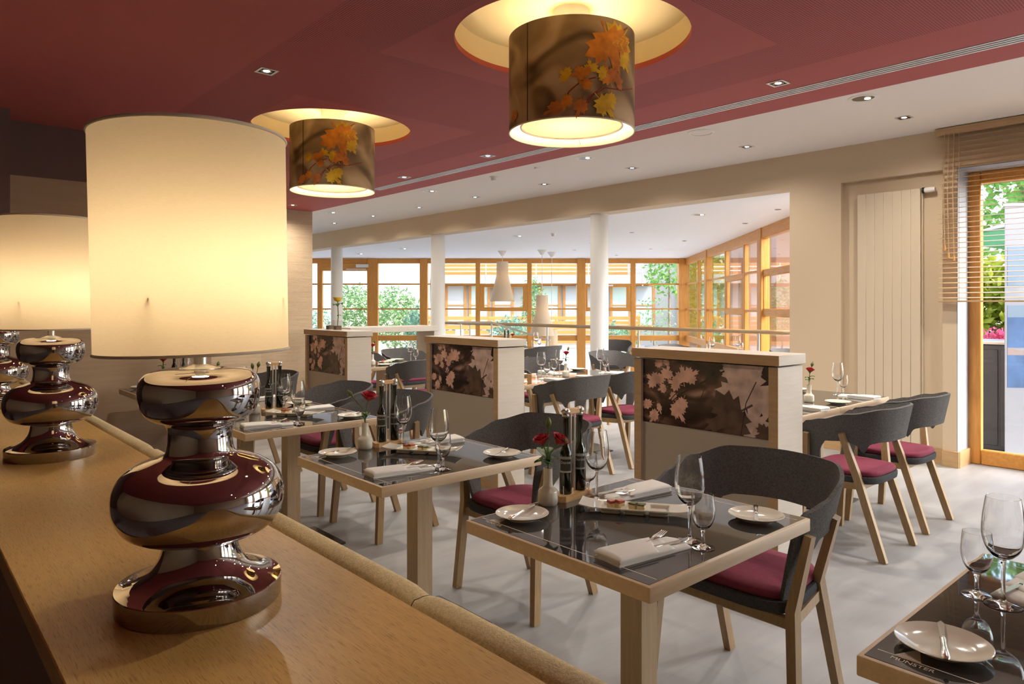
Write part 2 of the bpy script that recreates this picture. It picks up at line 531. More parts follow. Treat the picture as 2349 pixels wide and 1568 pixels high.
# ------------------------------------------------------------------ mesh building
class MB:
    def __init__(self):
        self.v, self.f = [], []

    def add(self, vs, fs, mtx=None):
        k = len(self.v)
        self.v += [tuple(mtx @ Vector(p)) for p in vs] if mtx else [tuple(p) for p in vs]
        self.f += [tuple(i + k for i in f) for f in fs]
        return self

    def merge(self, other, mtx=None):
        return self.add(other.v, other.f, mtx)

    def box(self, x0, x1, y0, y1, z0, z1, b=0.0, seg=1, mtx=None):
        if b:
            bm = bmesh.new()
            bmesh.ops.create_cube(bm, size=1)
            for w in bm.verts:
                w.co = Vector(((x0 + x1) / 2 + w.co.x * (x1 - x0), (y0 + y1) / 2 + w.co.y * (y1 - y0), (z0 + z1) / 2 + w.co.z * (z1 - z0)))
            bmesh.ops.bevel(bm, geom=bm.edges[:], offset=b, segments=seg, affect='EDGES', profile=0.5)
            bm.verts.index_update()
            vs = [w.co[:] for w in bm.verts]
            fs = [[w.index for w in f.verts] for f in bm.faces]
            bm.free()
            return self.add(vs, fs, mtx)
        vs = [(x, y, z) for z in (z0, z1) for y in (y0, y1) for x in (x0, x1)]
        return self.add(vs, [(0, 2, 3, 1), (4, 5, 7, 6), (0, 1, 5, 4), (2, 6, 7, 3), (0, 4, 6, 2), (1, 3, 7, 5)], mtx)

    def lathe(self, prof, n=32, mtx=None, a0=0.0, sx=1.0, sy=1.0):
        vs, fs, rows = [], [], []
        for r, z in prof:
            if r < 1e-6:
                rows.append([len(vs)])
                vs.append((0, 0, z))
            else:
                rows.append(list(range(len(vs), len(vs) + n)))
                vs += [(r * sx * math.cos(a0 + 2 * PI * i / n), r * sy * math.sin(a0 + 2 * PI * i / n), z) for i in range(n)]
        for A, B in zip(rows, rows[1:]):
            if len(A) == 1 and len(B) == 1:
                continue
            for i in range(n):
                j = (i + 1) % n
                if len(A) == 1:
                    fs.append((A[0], B[j], B[i]))
                elif len(B) == 1:
                    fs.append((A[i], A[j], B[0]))
                else:
                    fs.append((A[i], A[j], B[j], B[i]))
        return self.add(vs, fs, mtx)

    def tube(self, pts, rad, n=8, caps=True, a0=0.0, mtx=None, flat=None):
        """rad: number or list; flat: (sx, sy) section scale"""
        pts = [Vector(p) for p in pts]
        if not isinstance(rad, (list, tuple)):
            rad = [rad] * len(pts)
        vs, fs = [], []
        up = Vector((0, 0, 1))
        prev = None
        for i, p in enumerate(pts):
            d = (pts[min(i + 1, len(pts) - 1)] - pts[max(i - 1, 0)]).normalized()
            if prev is None:
                ref = up if abs(d.z) < 0.9 else Vector((0, 1, 0))
                x = ref.cross(d).normalized()
            else:
                x = (prev - d * prev.dot(d)).normalized()
            prev = x
            y = d.cross(x)
            for k in range(n):
                a = a0 + 2 * PI * k / n
                fx, fy = flat or (1, 1)
                vs.append(p + x * (math.cos(a) * rad[i] * fx) + y * (math.sin(a) * rad[i] * fy))
        for i in range(len(pts) - 1):
            for k in range(n):
                j = (k + 1) % n
                fs.append((i * n + k, i * n + j, (i + 1) * n + j, (i + 1) * n + k))
        if caps:
            fs.append(tuple(reversed(range(n))))
            fs.append(tuple(range((len(pts) - 1) * n, len(pts) * n)))
        return self.add(vs, fs, mtx)

    def prism(self, poly, z0, z1, mtx=None):
        n = len(poly)
        vs = [(x, y, z0) for x, y in poly] + [(x, y, z1) for x, y in poly]
        fs = [tuple(reversed(range(n))), tuple(range(n, 2 * n))]
        fs += [(i, (i + 1) % n, n + (i + 1) % n, n + i) for i in range(n)]
        return self.add(vs, fs, mtx)

    def sheet(self, fn, nu, nv, th=0.0, mtx=None):
        """fn(u,v)->point; a closed slab of thickness th along the surface normal when th > 0"""
        P = [[Vector(fn(i / nu, j / nv)) for j in range(nv + 1)] for i in range(nu + 1)]
        vs, fs = [], []
        idx = lambda i, j, o=0: o + i * (nv + 1) + j
        for row in P:
            vs += row
        for i in range(nu):
            for j in range(nv):
                fs.append((idx(i, j), idx(i + 1, j), idx(i + 1, j + 1), idx(i, j + 1)))
        if th:
            o = len(vs)
            for i in range(nu + 1):
                for j in range(nv + 1):
                    du = P[min(i + 1, nu)][j] - P[max(i - 1, 0)][j]
                    dv = P[i][min(j + 1, nv)] - P[i][max(j - 1, 0)]
                    nn = du.cross(dv)
                    nn = nn.normalized() if nn.length > 1e-9 else Vector((0, 0, 1))
                    vs.append(P[i][j] - nn * th)
            for i in range(nu):
                for j in range(nv):
                    fs.append((idx(i, j, o), idx(i, j + 1, o), idx(i + 1, j + 1, o), idx(i + 1, j, o)))
            ring = [(i, 0) for i in range(nu)] + [(nu, j) for j in range(nv)] + [(i, nv) for i in range(nu, 0, -1)] + [(0, j) for j in range(nv, 0, -1)]
            for a, b in zip(ring, ring[1:] + ring[:1]):
                fs.append((idx(*b), idx(*a), idx(*a, o), idx(*b, o)))
        return self.add(vs, fs, mtx)

    def mesh(self, name, mat, smooth=True, ang=38):
        me = bpy.data.meshes.new(name)
        me.from_pydata(self.v, [], self.f)
        me.materials.append(MAT[mat] if isinstance(mat, str) else mat)
        bm = bmesh.new()
        bm.from_mesh(me)
        bmesh.ops.recalc_face_normals(bm, faces=bm.faces[:])
        bm.to_mesh(me)
        bm.free()
        if smooth:
            me.polygons.foreach_set('use_smooth', [True] * len(me.polygons))
            me.set_sharp_from_angle(angle=R(ang))
        me.update()
        return me


def obj(name, me, parent=None, loc=(0, 0, 0), rot=(0, 0, 0)):
    o = bpy.data.objects.new(name, me)
    COL.objects.link(o)
    o.location = loc
    o.rotation_euler = rot
    if parent:
        o.parent = parent
    return o


def tag(o, label=None, cat=None, group=None, kind=None):
    for k, v in (('label', label), ('category', cat), ('group', group), ('kind', kind)):
        if v:
            o[k] = v
    return o


def thing(name, label, cat, loc=(0, 0, 0), rz=0.0, group=None):
    return tag(obj(name, None, None, loc, (0, 0, rz)), label, cat, group)


def single(name, me, label, cat, loc=(0, 0, 0), rz=0.0, group=None, rot=None):
    return tag(obj(name, me, None, loc, rot or (0, 0, rz)), label, cat, group)


def struct(name, me, parent=None, loc=(0, 0, 0), rot=(0, 0, 0)):
    o = obj(name, me, parent, loc, rot)
    if not parent:
        o['kind'] = 'structure'
    return o


def box_me(name, mat, *a, **k):
    return MB().box(*a, **k).mesh(name, mat)


def light(kind, name, parent, loc, energy, col, **kw):
    d = bpy.data.lights.new(name, kind)
    d.energy = energy
    d.color = col
    for k, v in kw.items():
        setattr(d, k, v)
    return obj(name, d, parent, loc)


def lerp_keys(keys, s):
    for (a, va), (b, vb) in zip(keys, keys[1:]):
        if s <= b:
            t = (s - a) / (b - a) if b > a else 0
            t = t * t * (3 - 2 * t)
            return va + (vb - va) * t
    return keys[-1][1]


def text_mesh(txt, size, mat, th=0.0004):
    cu = bpy.data.curves.new('txt', 'FONT')
    cu.body = txt
    cu.size = size
    cu.align_x = 'CENTER'
    cu.align_y = 'CENTER'
    cu.extrude = th
    cu.resolution_u = 3
    o = bpy.data.objects.new('txt', cu)
    COL.objects.link(o)
    me = bpy.data.meshes.new_from_object(o.evaluated_get(bpy.context.evaluated_depsgraph_get()))
    bpy.data.objects.remove(o)
    me.materials.clear()
    me.materials.append(MAT[mat])
    return me


# ================================================================== THE SETTING
H_RED, H_WHITE, H_GARDEN = 2.80, 2.95, 2.62
fl = MB().box(-3.2, 7.30, -6.2, 19.2, -0.5, 0).box(7.30, 9.65, 3.5, 15.5, -0.5, 0)
struct('floor', fl.mesh('floor', 'floor'))
struct('floor_garden', box_me('floor_garden', 'garden_floor', 9.66, 24, 0, 20, -0.6, -0.45))
struct('ground', box_me('ground', 'paving', -60, 90, -60, 90, -1.0, -0.62))
struct('ground_terrace', box_me('ground_terrace', 'paving', 7.31, 11.2, -24, 3.3, -0.5, -0.03))

struct('ground_street', box_me('ground_street', 'paving', 11.21, 30, -24, 7.5, -0.6, -0.47))

# white ceiling, garden ceiling, beam
struct('ceiling_white', box_me('ceiling_white', 'white_ceiling', 4.62, 7.30, -6.2, 19.2, H_WHITE, H_WHITE + 0.2))
struct('ceiling_left', box_me('ceiling_left', 'red_plain', -3.2, 0.66, -6.2, 9.9, H_RED - 0.03, H_RED + 0.3))
gp = [(7.10, 3.45), gw(3.72, 8.2), gw(4.62, 18.4), gw(-6.9, 18.4)]
struct('ceiling_garden', MB().prism(gp, H_GARDEN, H_GARDEN + 0.25).mesh('ceiling_garden', 'garden_ceiling', smooth=False))
struct('trim_beam', box_me('trim_beam', 'wall', 6.95, 7.22, 3.5, 19.2, H_GARDEN - 0.005, H_WHITE))

# red suspended ceiling with round domes
DOMES = [(2.70, 2.555), (2.665, 5.12)]
HOLE_R, PATCH = 0.613, 0.80
rc = MB()


def quad(x0, x1, y0, y1, z=H_RED):
    rc.add([(x0, y0, z), (x0, y1, z), (x1, y1, z), (x1, y0, z)], [(0, 1, 2, 3)])


quad(0.66, 1.86, -6.2, 9.77)
quad(3.52, 4.36, -6.2, 9.77)
quad(4.48, 4.76, -6.2, 9.77)
quad(4.36, 4.48, 7.41, 9.77)
ys = [-6.2]
for cx_, cy_ in DOMES:
    ys += [cy_ - PATCH, cy_ + PATCH]
ys.append(9.77)
for i in range(0, len(ys), 2):
    quad(1.86, 3.52, ys[i], ys[i + 1])
for cx_, cy_ in DOMES:
    n = 96
    inner, outer = [], []
    for i in range(n):
        a = 2 * PI * i / n
        c, s = math.cos(a), math.sin(a)
        inner.append((cx_ + HOLE_R * c, cy_ + HOLE_R * s, H_RED))
        k = 1 / max(abs(c), abs(s))
        ox, oy = c * k, s * k
        outer.append((2.69 + 0.83 * ox, cy_ + PATCH * oy, H_RED))
    rc.add(inner + outer, [(i, (i + 1) % n, n + (i + 1) % n, n + i) for i in range(n)])
rc.add([(4.76, -6.2, H_RED), (4.76, 9.77, H_RED), (4.76, 9.77, H_WHITE + .1), (4.76, -6.2, H_WHITE + .1)], [(0, 1, 2, 3)])
red = struct('ceiling_red', rc.mesh('ceiling_red', 'red', smooth=False))
struct('ceiling_backing', box_me('ceiling_backing', 'red_plain', 0.66, 4.7, -6.2, 9.9, 3.06, 3.2))
for cx_, cy_ in DOMES:
    rim = MB().lathe([(HOLE_R, H_RED), (HOLE_R, H_RED + 0.03)], 96)
    obj('dome_rim', rim.mesh('dome_rim', 'red_rim'), red, (cx_, cy_, 0))
    dm = MB().lathe([(HOLE_R, H_RED + 0.03), (HOLE_R + 0.002, H_RED + 0.032), (HOLE_R + 0.002, 2.955), (0, 2.955)], 96)
    obj('dome', dm.mesh('dome', 'cream'), red, (cx_, cy_, 0))

# slot diffuser in the red ceiling
sd = thing('slot_diffuser', 'long aluminium slot air diffuser set along the red ceiling', 'air diffuser', (4.42, 0.7, H_RED))
obj('channel', MB().box(-0.06, 0.06, -6.9, 6.71, 0.014, 0.02).box(-0.061, -0.058, -6.9, 6.71, 0, .05).box(.058, .061, -6.9, 6.71, 0, .05).mesh('channel', 'black'), sd)
me = box_me('slat', 'slot_white', -0.009, 0.009, -6.9, 6.71, -0.003, 0.001)
for i in range(4):
    obj('slat', me, sd, (-0.05 + i * 0.0333, 0, 0))

# walls
wr = MB()
wr.box(7.01, 7.29, 1.99, 3.5, 0, H_WHITE)
wr.box(6.95, 7.01, 2.98, 3.5, 0, H_WHITE).box(6.95, 7.01, 1.99, 2.10, 0, H_WHITE).box(6.95, 7.01, 2.10, 2.98, 2.60, H_WHITE)
WINS = [(0.45, 1.99), (-1.55, 0.15), (-3.55, -1.85), (-5.55, -3.85)]
prev = -6.2
for y0, y1 in reversed(WINS):
    wr.box(6.95, 7.29, prev, y0, 0, H_WHITE).box(6.95, 7.29, y0, y1, 2.60, H_WHITE)
    prev = y1
struct('wall_right', wr.mesh('wall_right', 'wall', smooth=False))
rv = MB().box(6.952, 7.29, 1.984, 1.99, 0.0, 2.60).box(6.952, 7.29, 0.45, 1.99, 2.594, 2.60)
struct('trim_reveal', rv.mesh('trim_reveal', 'reveal', smooth=False))
struct('baseboard_right', MB().box(6.93, 6.95, 1.97, 2.10, 0, 0.14).box(6.93, 6.95, 2.98, 3.5, 0, .14).box(6.99, 7.01, 2.10, 2.98, 0, 0.14).box(6.95, 7.25, 1.965, 1.984, 0, .14).mesh('baseboard_right', 'baseboard', smooth=False))
struct('wall_back', box_me('wall_back', 'brown_wall', -3.2, 7.3, -6.4, -6.2, 0, 3.1))
struct('wall_left', box_me('wall_left', 'brown_wall', -3.4, -3.2, -6.2, 9.9, 0, 3.1))
struct('wall_pier', box_me('wall_pier', 'dark_wall', -3.2, 0.66, 5.96, 6.6, 0, 2.80))
wb = struct('wall_brown', box_me('wall_brown', 'brown_wall', 0.66, 2.18, 6.45, 6.6, 0, 2.39))
struct('wall_brown_top', box_me('wall_brown_top', 'dark_wall', 0.66, 2.18, 6.45, 6.6, 2.39, 2.80))
struct('wall_brown_side', box_me('wall_brown_side', 'brown_wall', 2.10, 2.18, 6.6, 9.8, 0, 2.80))
# oak wall of horizontal boards
ow = struct('wall_oak', box_me('wall_oak', 'brown_wall', 2.18, 4.74, 9.80, 9.95, 0, 2.95))
for r_ in range(14):
    x = 2.18 - random.uniform(0, 1.2)
    while x < 4.76:
        x1 = min(x + 1.9, 4.76)
        x0 = max(x, 2.18)
        if x1 - x0 > 0.05:
            obj('board', box_me('board', 'oak_wall', x0, x1 - 0.0008, 9.775, 9.80, r_ * 0.2, r_ * 0.2 + 0.1992, b=0.0008), ow)
        x += 1.9
struct('wall_oak_end', box_me('wall_oak_end', 'oak_frame', 4.74, 4.76, 9.80, 10.6, 0, 2.95))
struct('wall_rear_left', box_me('wall_rear_left', 'wall', 4.5, 4.74, 10.6, 19.2, 0, 2.95))

# columns under the beam
cm = MB().lathe([(0.12, 0), (0.12, H_GARDEN)], 40).mesh('column', 'column')
for Y, t in ((6.20, 'nearest round white column, standing by the table behind the middle partition'), (9.84, 'middle round white column, rising behind the middle partition'), (13.44, 'farthest round white column, rising behind the left partition')):
    single('column', cm, t, 'column', (7.09, Y, 0), group='columns under the beam')


# radiator
ra = thing('radiator', 'tall cream vertical panel radiator in a wall niche', 'radiator', (6.94, 2.55, 0))
me = box_me('panel', 'radiator', 0, 0.03, -0.0384, 0.0384, 0.12, 2.46, b=.003)
for i in range(7):
    obj('panel', me, ra, (0, -0.234 + 0.078 * i, 0))
for z in (0.16, 2.36):
    obj('header', box_me('header', 'radiator', 0.03, 0.062, -0.27, 0.27, z, z + .06), ra)
obj('side_pipe', MB().box(0.03, 0.066, -0.285, -0.275, 0.10, 2.44).mesh('side_pipe', 'radiator'), ra)
vk = MB().lathe([(0, 0), (0.022, 0), (0.024, 0.05), (0.02, 0.09), (0, 0.09)], 16, Matrix.Rotation(R(90), 4, 'X'))
obj('valve', vk.mesh('valve', 'white_plastic'), ra, (0.02, -0.30, 2.44))
obj('valve_collar', MB().lathe([(0, 0), (.026, 0), (.026, .02), (0, .02)], 16, Matrix.Rotation(R(90), 4, 'X')).mesh('valve_collar', 'black'), ra, (0.02, -0.285, 2.44))


# right hand windows
def window(n, y0, y1):
    w = tag(obj('window_%d' % n, None, None, (7.25, 0, 0)), kind='structure')
    fr = 0.10
    obj('frame_post', box_me('frame_post', 'larch', 0, 0.08, y1 - fr, y1, 0, 2.594, b=.008), w)
    obj('frame_post', box_me('frame_post', 'larch', 0, 0.08, y0, y0 + fr, 0, 2.594, b=.008), w)
    obj('frame_rail', box_me('frame_rail', 'larch_h', 0, 0.08, y0 + fr, y1 - fr, 0, 0.13, b=.008), w)
    obj('frame_rail', box_me('frame_rail', 'larch_h', 0, 0.08, y0 + fr, y1 - fr, 2.49, 2.594, b=.008), w)
    obj('pane', box_me('pane', 'pane', 0.035, 0.045, y0 + fr, y1 - fr, 0.13, 2.49), w)


for i, (y0, y1) in enumerate(WINS):
    window(i + 1, y0, y1)

# venetian blind
bl = thing('venetian_blind', 'wooden slat venetian blind half lowered over the tall right window', 'blind', (6.885, 1.23, 0))
obj('headrail', box_me('headrail', 'blind', -0.03, 0.035, -0.9, 0.9, 2.885, 2.945, b=.004), bl)
me = MB().box(-0.0155, 0.0155, -0.88, 0.88, -0.0013, 0.0013, mtx=Matrix.Rotation(R(-14), 4, 'Y')).mesh('slat', 'blind')
for i in range(33):
    obj('slat', me, bl, (0, 0, 1.475 + i * 0.043))
obj('bottom_bar', box_me('bottom_bar', 'blind', -0.016, 0.016, -0.88, 0.88, 1.438, 1.452, b=.003), bl)
cord = MB()
for y in (0.72, 0.0, -0.72):
    obj('ladder_cord', MB().tube([(-0.018, y, 1.445), (-0.018, y, 2.89)], 0.0022, 6).mesh('ladder_cord', 'blind'), bl)
for y, z in ((0.825, 1.93), (0.795, 1.86), (0.755, 1.84)):
    cd = obj('pull_cord', MB().tube([(-0.028, y, z), (-0.03, y + .01, 2.4), (-0.028, y, 2.89)], 0.003, 6).mesh('pull_cord', 'blind'), bl)
    obj('tassel', MB().lathe([(0, z - .045), (.009, z - .045), (.005, z), (0, z)], 10).mesh('tassel', 'larch'), cd, (-0.028, y, 0))

# ------------------------------------------------------------------ winter garden glazing (own frame: x along the far wall, y away)
GA = R(-41.77)
ZF = 18.2
gz = tag(obj('window_5', None, None, (0, 0, 0), (0, 0, GA)), kind='structure')


def gbar(x0, x1, z0, z1, nm='mullion', m='larch', d=0.12, y=ZF, parent=None, b=.012):
    obj(nm, box_me(nm, m, x0, x1, y - d / 2, y + d / 2, z0, z1, b=b), parent or gz)


for xc, w, d in ((-6.4, .12, .12), (-4.95, .13, .12), (-3.59, .28, .14), (-2.27, .20, .24), (-0.88, .12, .12), (0.45, .12, .12), (1.78, .22, .24), (3.12, .13, .12), (4.42, .26, .26)):
    gbar(xc - w / 2, xc + w / 2, -0.45, H_GARDEN, d=d)
gbar(-7.5, 4.5, 2.49, H_GARDEN + .02, 'header', 'larch_h', .1)
gbar(-7.5, 4.5, 0.50, 0.64, 'sill_rail', 'larch_h', .1)
gbar(-7.5, 4.5, -0.45, -0.33, 'bottom_rail', 'larch_h', .1)
edges = [-6.4, -4.95, -3.59, -2.27, -0.88, 0.45, 1.78, 3.12, 4.42]
for i, (a, b_) in enumerate(zip(edges, edges[1:])):
    if i in (4, 6):
        gbar(a + .05, b_ - .05, 1.88, 1.97, 'sash_rail', 'larch_h', .1)
        gbar(a + .05, b_ - .05, 1.26, 1.36, 'sash_rail', 'larch_h', .1)
        gbar(a + .05, a + .17, 1.34, 1.9, 'sash_post', 'larch', .1)
        gbar(b_ - .17, b_ - .05, 1.34, 1.9, 'sash_post', 'larch', .1)
        if i == 6:
            obj('sash_lock', box_me('sash_lock', 'white_plastic', a + .62, a + .82, ZF - .09, ZF - .05, 1.90, 1.94, b=.004), gz)
    else:
        gbar(a + .05, b_ - .05, 1.94, 1.975, 'transom', 'larch_h', .06, b=.004)
        gbar(a + .05, b_ - .05, 1.30, 1.335, 'transom', 'larch_h', .06, b=.004)
    obj('pane', box_me('pane', 'pane', a + .05, b_ - .05, ZF + .01, ZF + .02, -0.33, 2.5), gz)
gbar(-4.9, -3.7, 2.30, 2.50, 'door_rail', 'larch_h', .12)
dc = thing('door_closer', 'small white door closer on top of the garden door', 'door closer', (*gw(-3.95, ZF - .1), 2.36), GA)
obj('closer_body', box_me('closer_body', 'white_plastic', -0.05, 0.27, -0.05, 0.0, 0.02, 0.1, b=.006), dc)
obj('closer_arm', box_me('closer_arm', 'white_plastic', -0.3, 0.21, -0.05, -0.02, -0.035, -0.012, b=.004), dc)

# right wall of the winter garden
c0 = gw(4.51, 18.2)
c1 = gw(3.80, 9.2)
ga2 = math.atan2(c1[1] - c0[1], c1[0] - c0[0])
g2 = tag(obj('window_6', None, None, (c0[0], c0[1], 0), (0, 0, ga2)), kind='structure')


def rbar(x0, x1, z0, z1, nm='mullion', m='larch', d=0.12, b=.012):
    obj(nm, box_me(nm, m, x0, x1, -d / 2, d / 2, z0, z1, b=b), g2)


for s_, w, d in ((1.7, .10, .07), (2.8, .22, .14), (4.6, .10, .07), (6.05, .10, .07), (7.14, .22, .14), (8.7, .10, .07), (10.2, .12, .1)):
    rbar(s_ - w / 2, s_ + w / 2, -0.45, H_GARDEN, d=d)
rbar(0.1, 10.4, 2.45, H_GARDEN + .02, 'header', 'larch_h', .1)
rbar(0.1, 10.4, 0.50, 0.64, 'sill_rail', 'larch_h', .1)
ed2 = [0, 1.7, 2.8, 4.6, 6.05, 7.14, 8.7, 10.2]
for i, (a, b_) in enumerate(zip(ed2, ed2[1:])):
    if i in (3, 5):
        for z0, z1 in ((1.86, 1.97), (1.24, 1.36)):
            rbar(a + .05, b_ - .05, z0, z1, 'sash_rail', 'larch_h', .07)
        rbar(a + .05, a + .12, 1.34, 1.88, 'sash_post', 'larch', .06)
        rbar(b_ - .12, b_ - .05, 1.34, 1.88, 'sash_post', 'larch', .06)
        obj('sash_handle', box_me('sash_handle', 'black_metal', (a + b_) / 2 - .12, (a + b_) / 2 + .12, .05, .09, 1.91, 1.93, b=.004), g2)
    else:
        rbar(a + .05, b_ - .05, 1.94, 1.975, 'transom', 'larch_h', .06, b=.004)
        rbar(a + .05, b_ - .05, 1.30, 1.335, 'transom', 'larch_h', .06, b=.004)
    obj('pane', box_me('pane', 'pane', a + .05, b_ - .05, .01, .02, -0.33, 2.47), g2)

# hand rail along the edge of the raised floor
hr = thing('handrail', 'long round wooden handrail along the edge of the raised floor', 'handrail', (9.58, 8.7, 0))
obj('rail', MB().tube([(0.05, -3.95, 1.02), (0, -1, 1.02), (0, 1.2, 1.02), (-.25, 4.3, 1.02)], 0.032, 14).mesh('rail', 'oak_frame'), hr)
for y in (-3.4, -1.2, 1.0, 3.4):
    obj('post', MB().tube([(0, y, 0), (0, y, 1.0)], 0.016, 10).mesh('post', 'steel'), hr)
sh = thing('stair_handrail', 'flat wooden stair handrail sloping down behind the middle partition', 'handrail', (9.0, 10.9, 0))
obj('rail', MB().tube([(-0.45, .3, 1.07), (.1, -.1, 1.07), (.75, -1.1, 0.72)], 0.05, 4, a0=R(45), flat=(1.2, .5)).mesh('rail', 'oak_pale'), sh)
for p, t in (((-.4, .26), 1.04), ((.1, -.1), 1.04)):
    obj('post', MB().tube([(p[0], p[1], 0), (p[0], p[1], t)], 0.018, 10).mesh('post', 'steel'), sh)


# ================================================================== COUNTER, BENCH, TABLE LAMPS
CT = 0.95
ct = thing('counter', 'long oak topped counter behind the bench, holding the chrome lamps', 'counter', (0.385, 2.2, 0))
obj('top', box_me('top', 'oak_counter', -0.22, 0.22, -2.5, 3.7, CT - 0.035, CT, b=.002), ct)
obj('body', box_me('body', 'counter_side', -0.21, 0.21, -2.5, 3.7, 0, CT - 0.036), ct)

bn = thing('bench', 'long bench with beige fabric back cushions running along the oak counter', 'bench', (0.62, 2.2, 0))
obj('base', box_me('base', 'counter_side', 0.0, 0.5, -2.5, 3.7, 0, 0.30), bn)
for i, (y0, y1) in enumerate(((-2.4, -1.26), (-1.26, 0.3), (0.3, 1.87), (1.87, 3.2), (3.2, 3.7))):
    obj('seat_cushion', box_me('seat_cushion', 'bench', 0.07, 0.56, y0 + .004, y1 - .004, 0.30, 0.45, b=.03, seg=3), bn)
    cu = MB()

    def cush(u, v, y0=y0, y1=y1):
        # closed cross section (v) swept along the bench (u), pinched a little at both ends
        e = min(u, 1 - u) * (y1 - y0)
        k = min(1.0, 0.90 + 0.10 * math.sqrt(max(0.0, min(1, e / 0.05))))
        a = 2 * PI * v
        cx_ = 0.028 * abs(math.cos(a)) ** 0.5 * (1 if math.cos(a) > 0 else -1)
        cz_ = 0.245 * abs(math.sin(a)) ** 0.35 * (1 if math.sin(a) > 0 else -1)
        return (0.022 + cx_ * k + (0.008 if cx_ > 0 else 0), y0 + .001 + u * (y1 - y0 - .002), 0.705 + cz_ * (0.995 if k == 1 else 0.97 + 0.25 * (k - .9)))
    cu.sheet(cush, 40, 32)
    m0 = len(cu.v)
    obj('back_cushion', cu.mesh('back_cushion', 'bench', ang=80), bn)

base_prof = [(0, 0), (.119, 0), (.1205, .003), (.1205, .0305), (.1195, .0318), (.110, .0330), (.092, .0390), (.073, .0515), (.0595, .0710), (.0545, .092), (.0555, .101),
             (.064, .1035), (.090, .107), (.110, .119), (.1222, .142), (.1247, .164), (.1215, .184), (.110, .202), (.091, .215), (.068, .223), (.053, .2285),
             (.0485, .240), (.0468, .258), (.0485, .271), (.0540, .2785), (.068, .2835), (.081, .294), (.088, .313), (.0893, .331), (.0855, .346), (.075, .356), (.058, .3605),
             (.034, .3615), (.022, .3585), (0, .3585)]


def smooth_profile(p, k=4):
    out = []
    for i in range(len(p) - 1):
        p0, p1, p2, p3 = p[max(i - 1, 0)], p[i], p[i + 1], p[min(i + 2, len(p) - 1)]
        for j in range(k):
            t = j / k
            q = []
            for a, b, c, d in zip(p0, p1, p2, p3):
                q.append(0.5 * ((2 * b) + (-a + c) * t + (2 * a - 5 * b + 4 * c - d) * t * t + (-a + 3 * b - 3 * c + d) * t ** 3))
            out.append((max(q[0], 0 if q[0] < 1e-4 else q[0]), q[1]))
    out.append(p[-1])
    return out


bp_ = base_prof[:5] + smooth_profile(base_prof[5:], 4)
L_ME = {
    'lamp_base': MB().lathe(bp_, 96).mesh('lamp_base', 'chrome', ang=28),
    'lamp_stem': MB().lathe([(.0, .357), (.026, .357), (.026, .362), (.015, .366), (.0095, .368), (.0095, .385), (.014, .386), (.014, .391), (.0095, .392), (.0095, .47), (0, .47)], 24).mesh('lamp_stem', 'steel'),
    'lamp_shade': MB().lathe([(.1395, .388), (.1415, .722)], 96).mesh('lamp_shade', 'shade'),
    'shade_rim_low': MB().tube([(.1397 * math.cos(2 * PI * i / 72), .1397 * math.sin(2 * PI * i / 72), .3885) for i in range(73)], .0022, 8, caps=False).mesh('shade_rim_low', 'shade_trim'),
    'shade_rim_top': MB().tube([(.1417 * math.cos(2 * PI * i / 72), .1417 * math.sin(2 * PI * i / 72), .7215) for i in range(73)], .0026, 8, caps=False).mesh('shade_rim_top', 'shade_trim'),
    'switch_key': MB().tube([(0, 0, 0), (-.016, -.010, .004), (-.03, -.018, .006)], [.003, .009, .006], 10, flat=(1, .35)).mesh('switch_key', 'porcelain'),
    'lamp_bulb': MB().lathe([(0, .468), (.012, .47), (.014, .485), (.028, .51), (.030, .525), (.024, .545), (.01, .555), (0, .556)], 24).mesh('lamp_bulb', emit('lamp_bulb', (1.0, .78, .53), 54)),
    'spider': MB().tube([(-.137, 0, .47), (0, 0, .462), (.137, 0, .47)], .0015, 6).tube([(0, -.137, .47), (0, 0, .462), (0, .137, .47)], .0015, 6).mesh('spider', 'steel'),
}
for (x, y), lean, t in (((.372, 1.150), 1.2, 'large chrome table lamp with cream drum shade, nearest on the counter'),
                        ((.385, 2.545), 0.3, 'second chrome table lamp with cream drum shade, cut by the left edge'),
                        ((.385, 3.95), 0, 'farthest chrome table lamp, only its rounded base showing at left edge')):
    lp = thing('table_lamp', t, 'lamp', (x, y, CT), GA, 'chrome lamps on the counter')
    obj('lamp_base', L_ME['lamp_base'], lp)
    st = obj('lamp_stem', L_ME['lamp_stem'], lp)
    obj('switch_key', L_ME['switch_key'], st, (-.006, -.004, .388))
    s = obj('lamp_shade', L_ME['lamp_shade'], lp, rot=(0, R(-lean), 0))
    obj('rim', L_ME['shade_rim_low'], s)
    obj('rim', L_ME['shade_rim_top'], s)
    obj('spider', L_ME['spider'], s)
    obj('bulb', L_ME['lamp_bulb'], lp)


# ================================================================== LEAF PRINTS
HALF = [(0, 1.0), (.08, .80), (.20, .86), (.17, .60), (.20, .50), (.34, .64), (.40, .54), (.62, .60), (.56, .44), (.82, .30), (.58, .17), (.64, .02), (.36, .03), (.38, -.12), (.05, -.03), (.025, -.03), (.03, -.30)]
LEAF = HALF + [(-x, y) for x, y in reversed(HALF[1:])]


def leaf_grid(cuts):
    bm = bmesh.new()
    c = bm.verts.new((0, .25, 0))
    vs = [bm.verts.new((x, y, 0)) for x, y in LEAF]
    for i in range(len(vs)):
        bm.faces.new((c, vs[i], vs[(i + 1) % len(vs)]))
    if cuts:
        bmesh.ops.subdivide_edges(bm, edges=bm.edges[:], cuts=cuts, use_grid_fill=True)
    bm.verts.index_update()
    v = [(w.co.x, w.co.y) for w in bm.verts]
    f = [[w.index for w in fc.verts] for fc in bm.faces]
    bm.free()
    return v, f


LG = leaf_grid(3)
LG0 = leaf_grid(0)


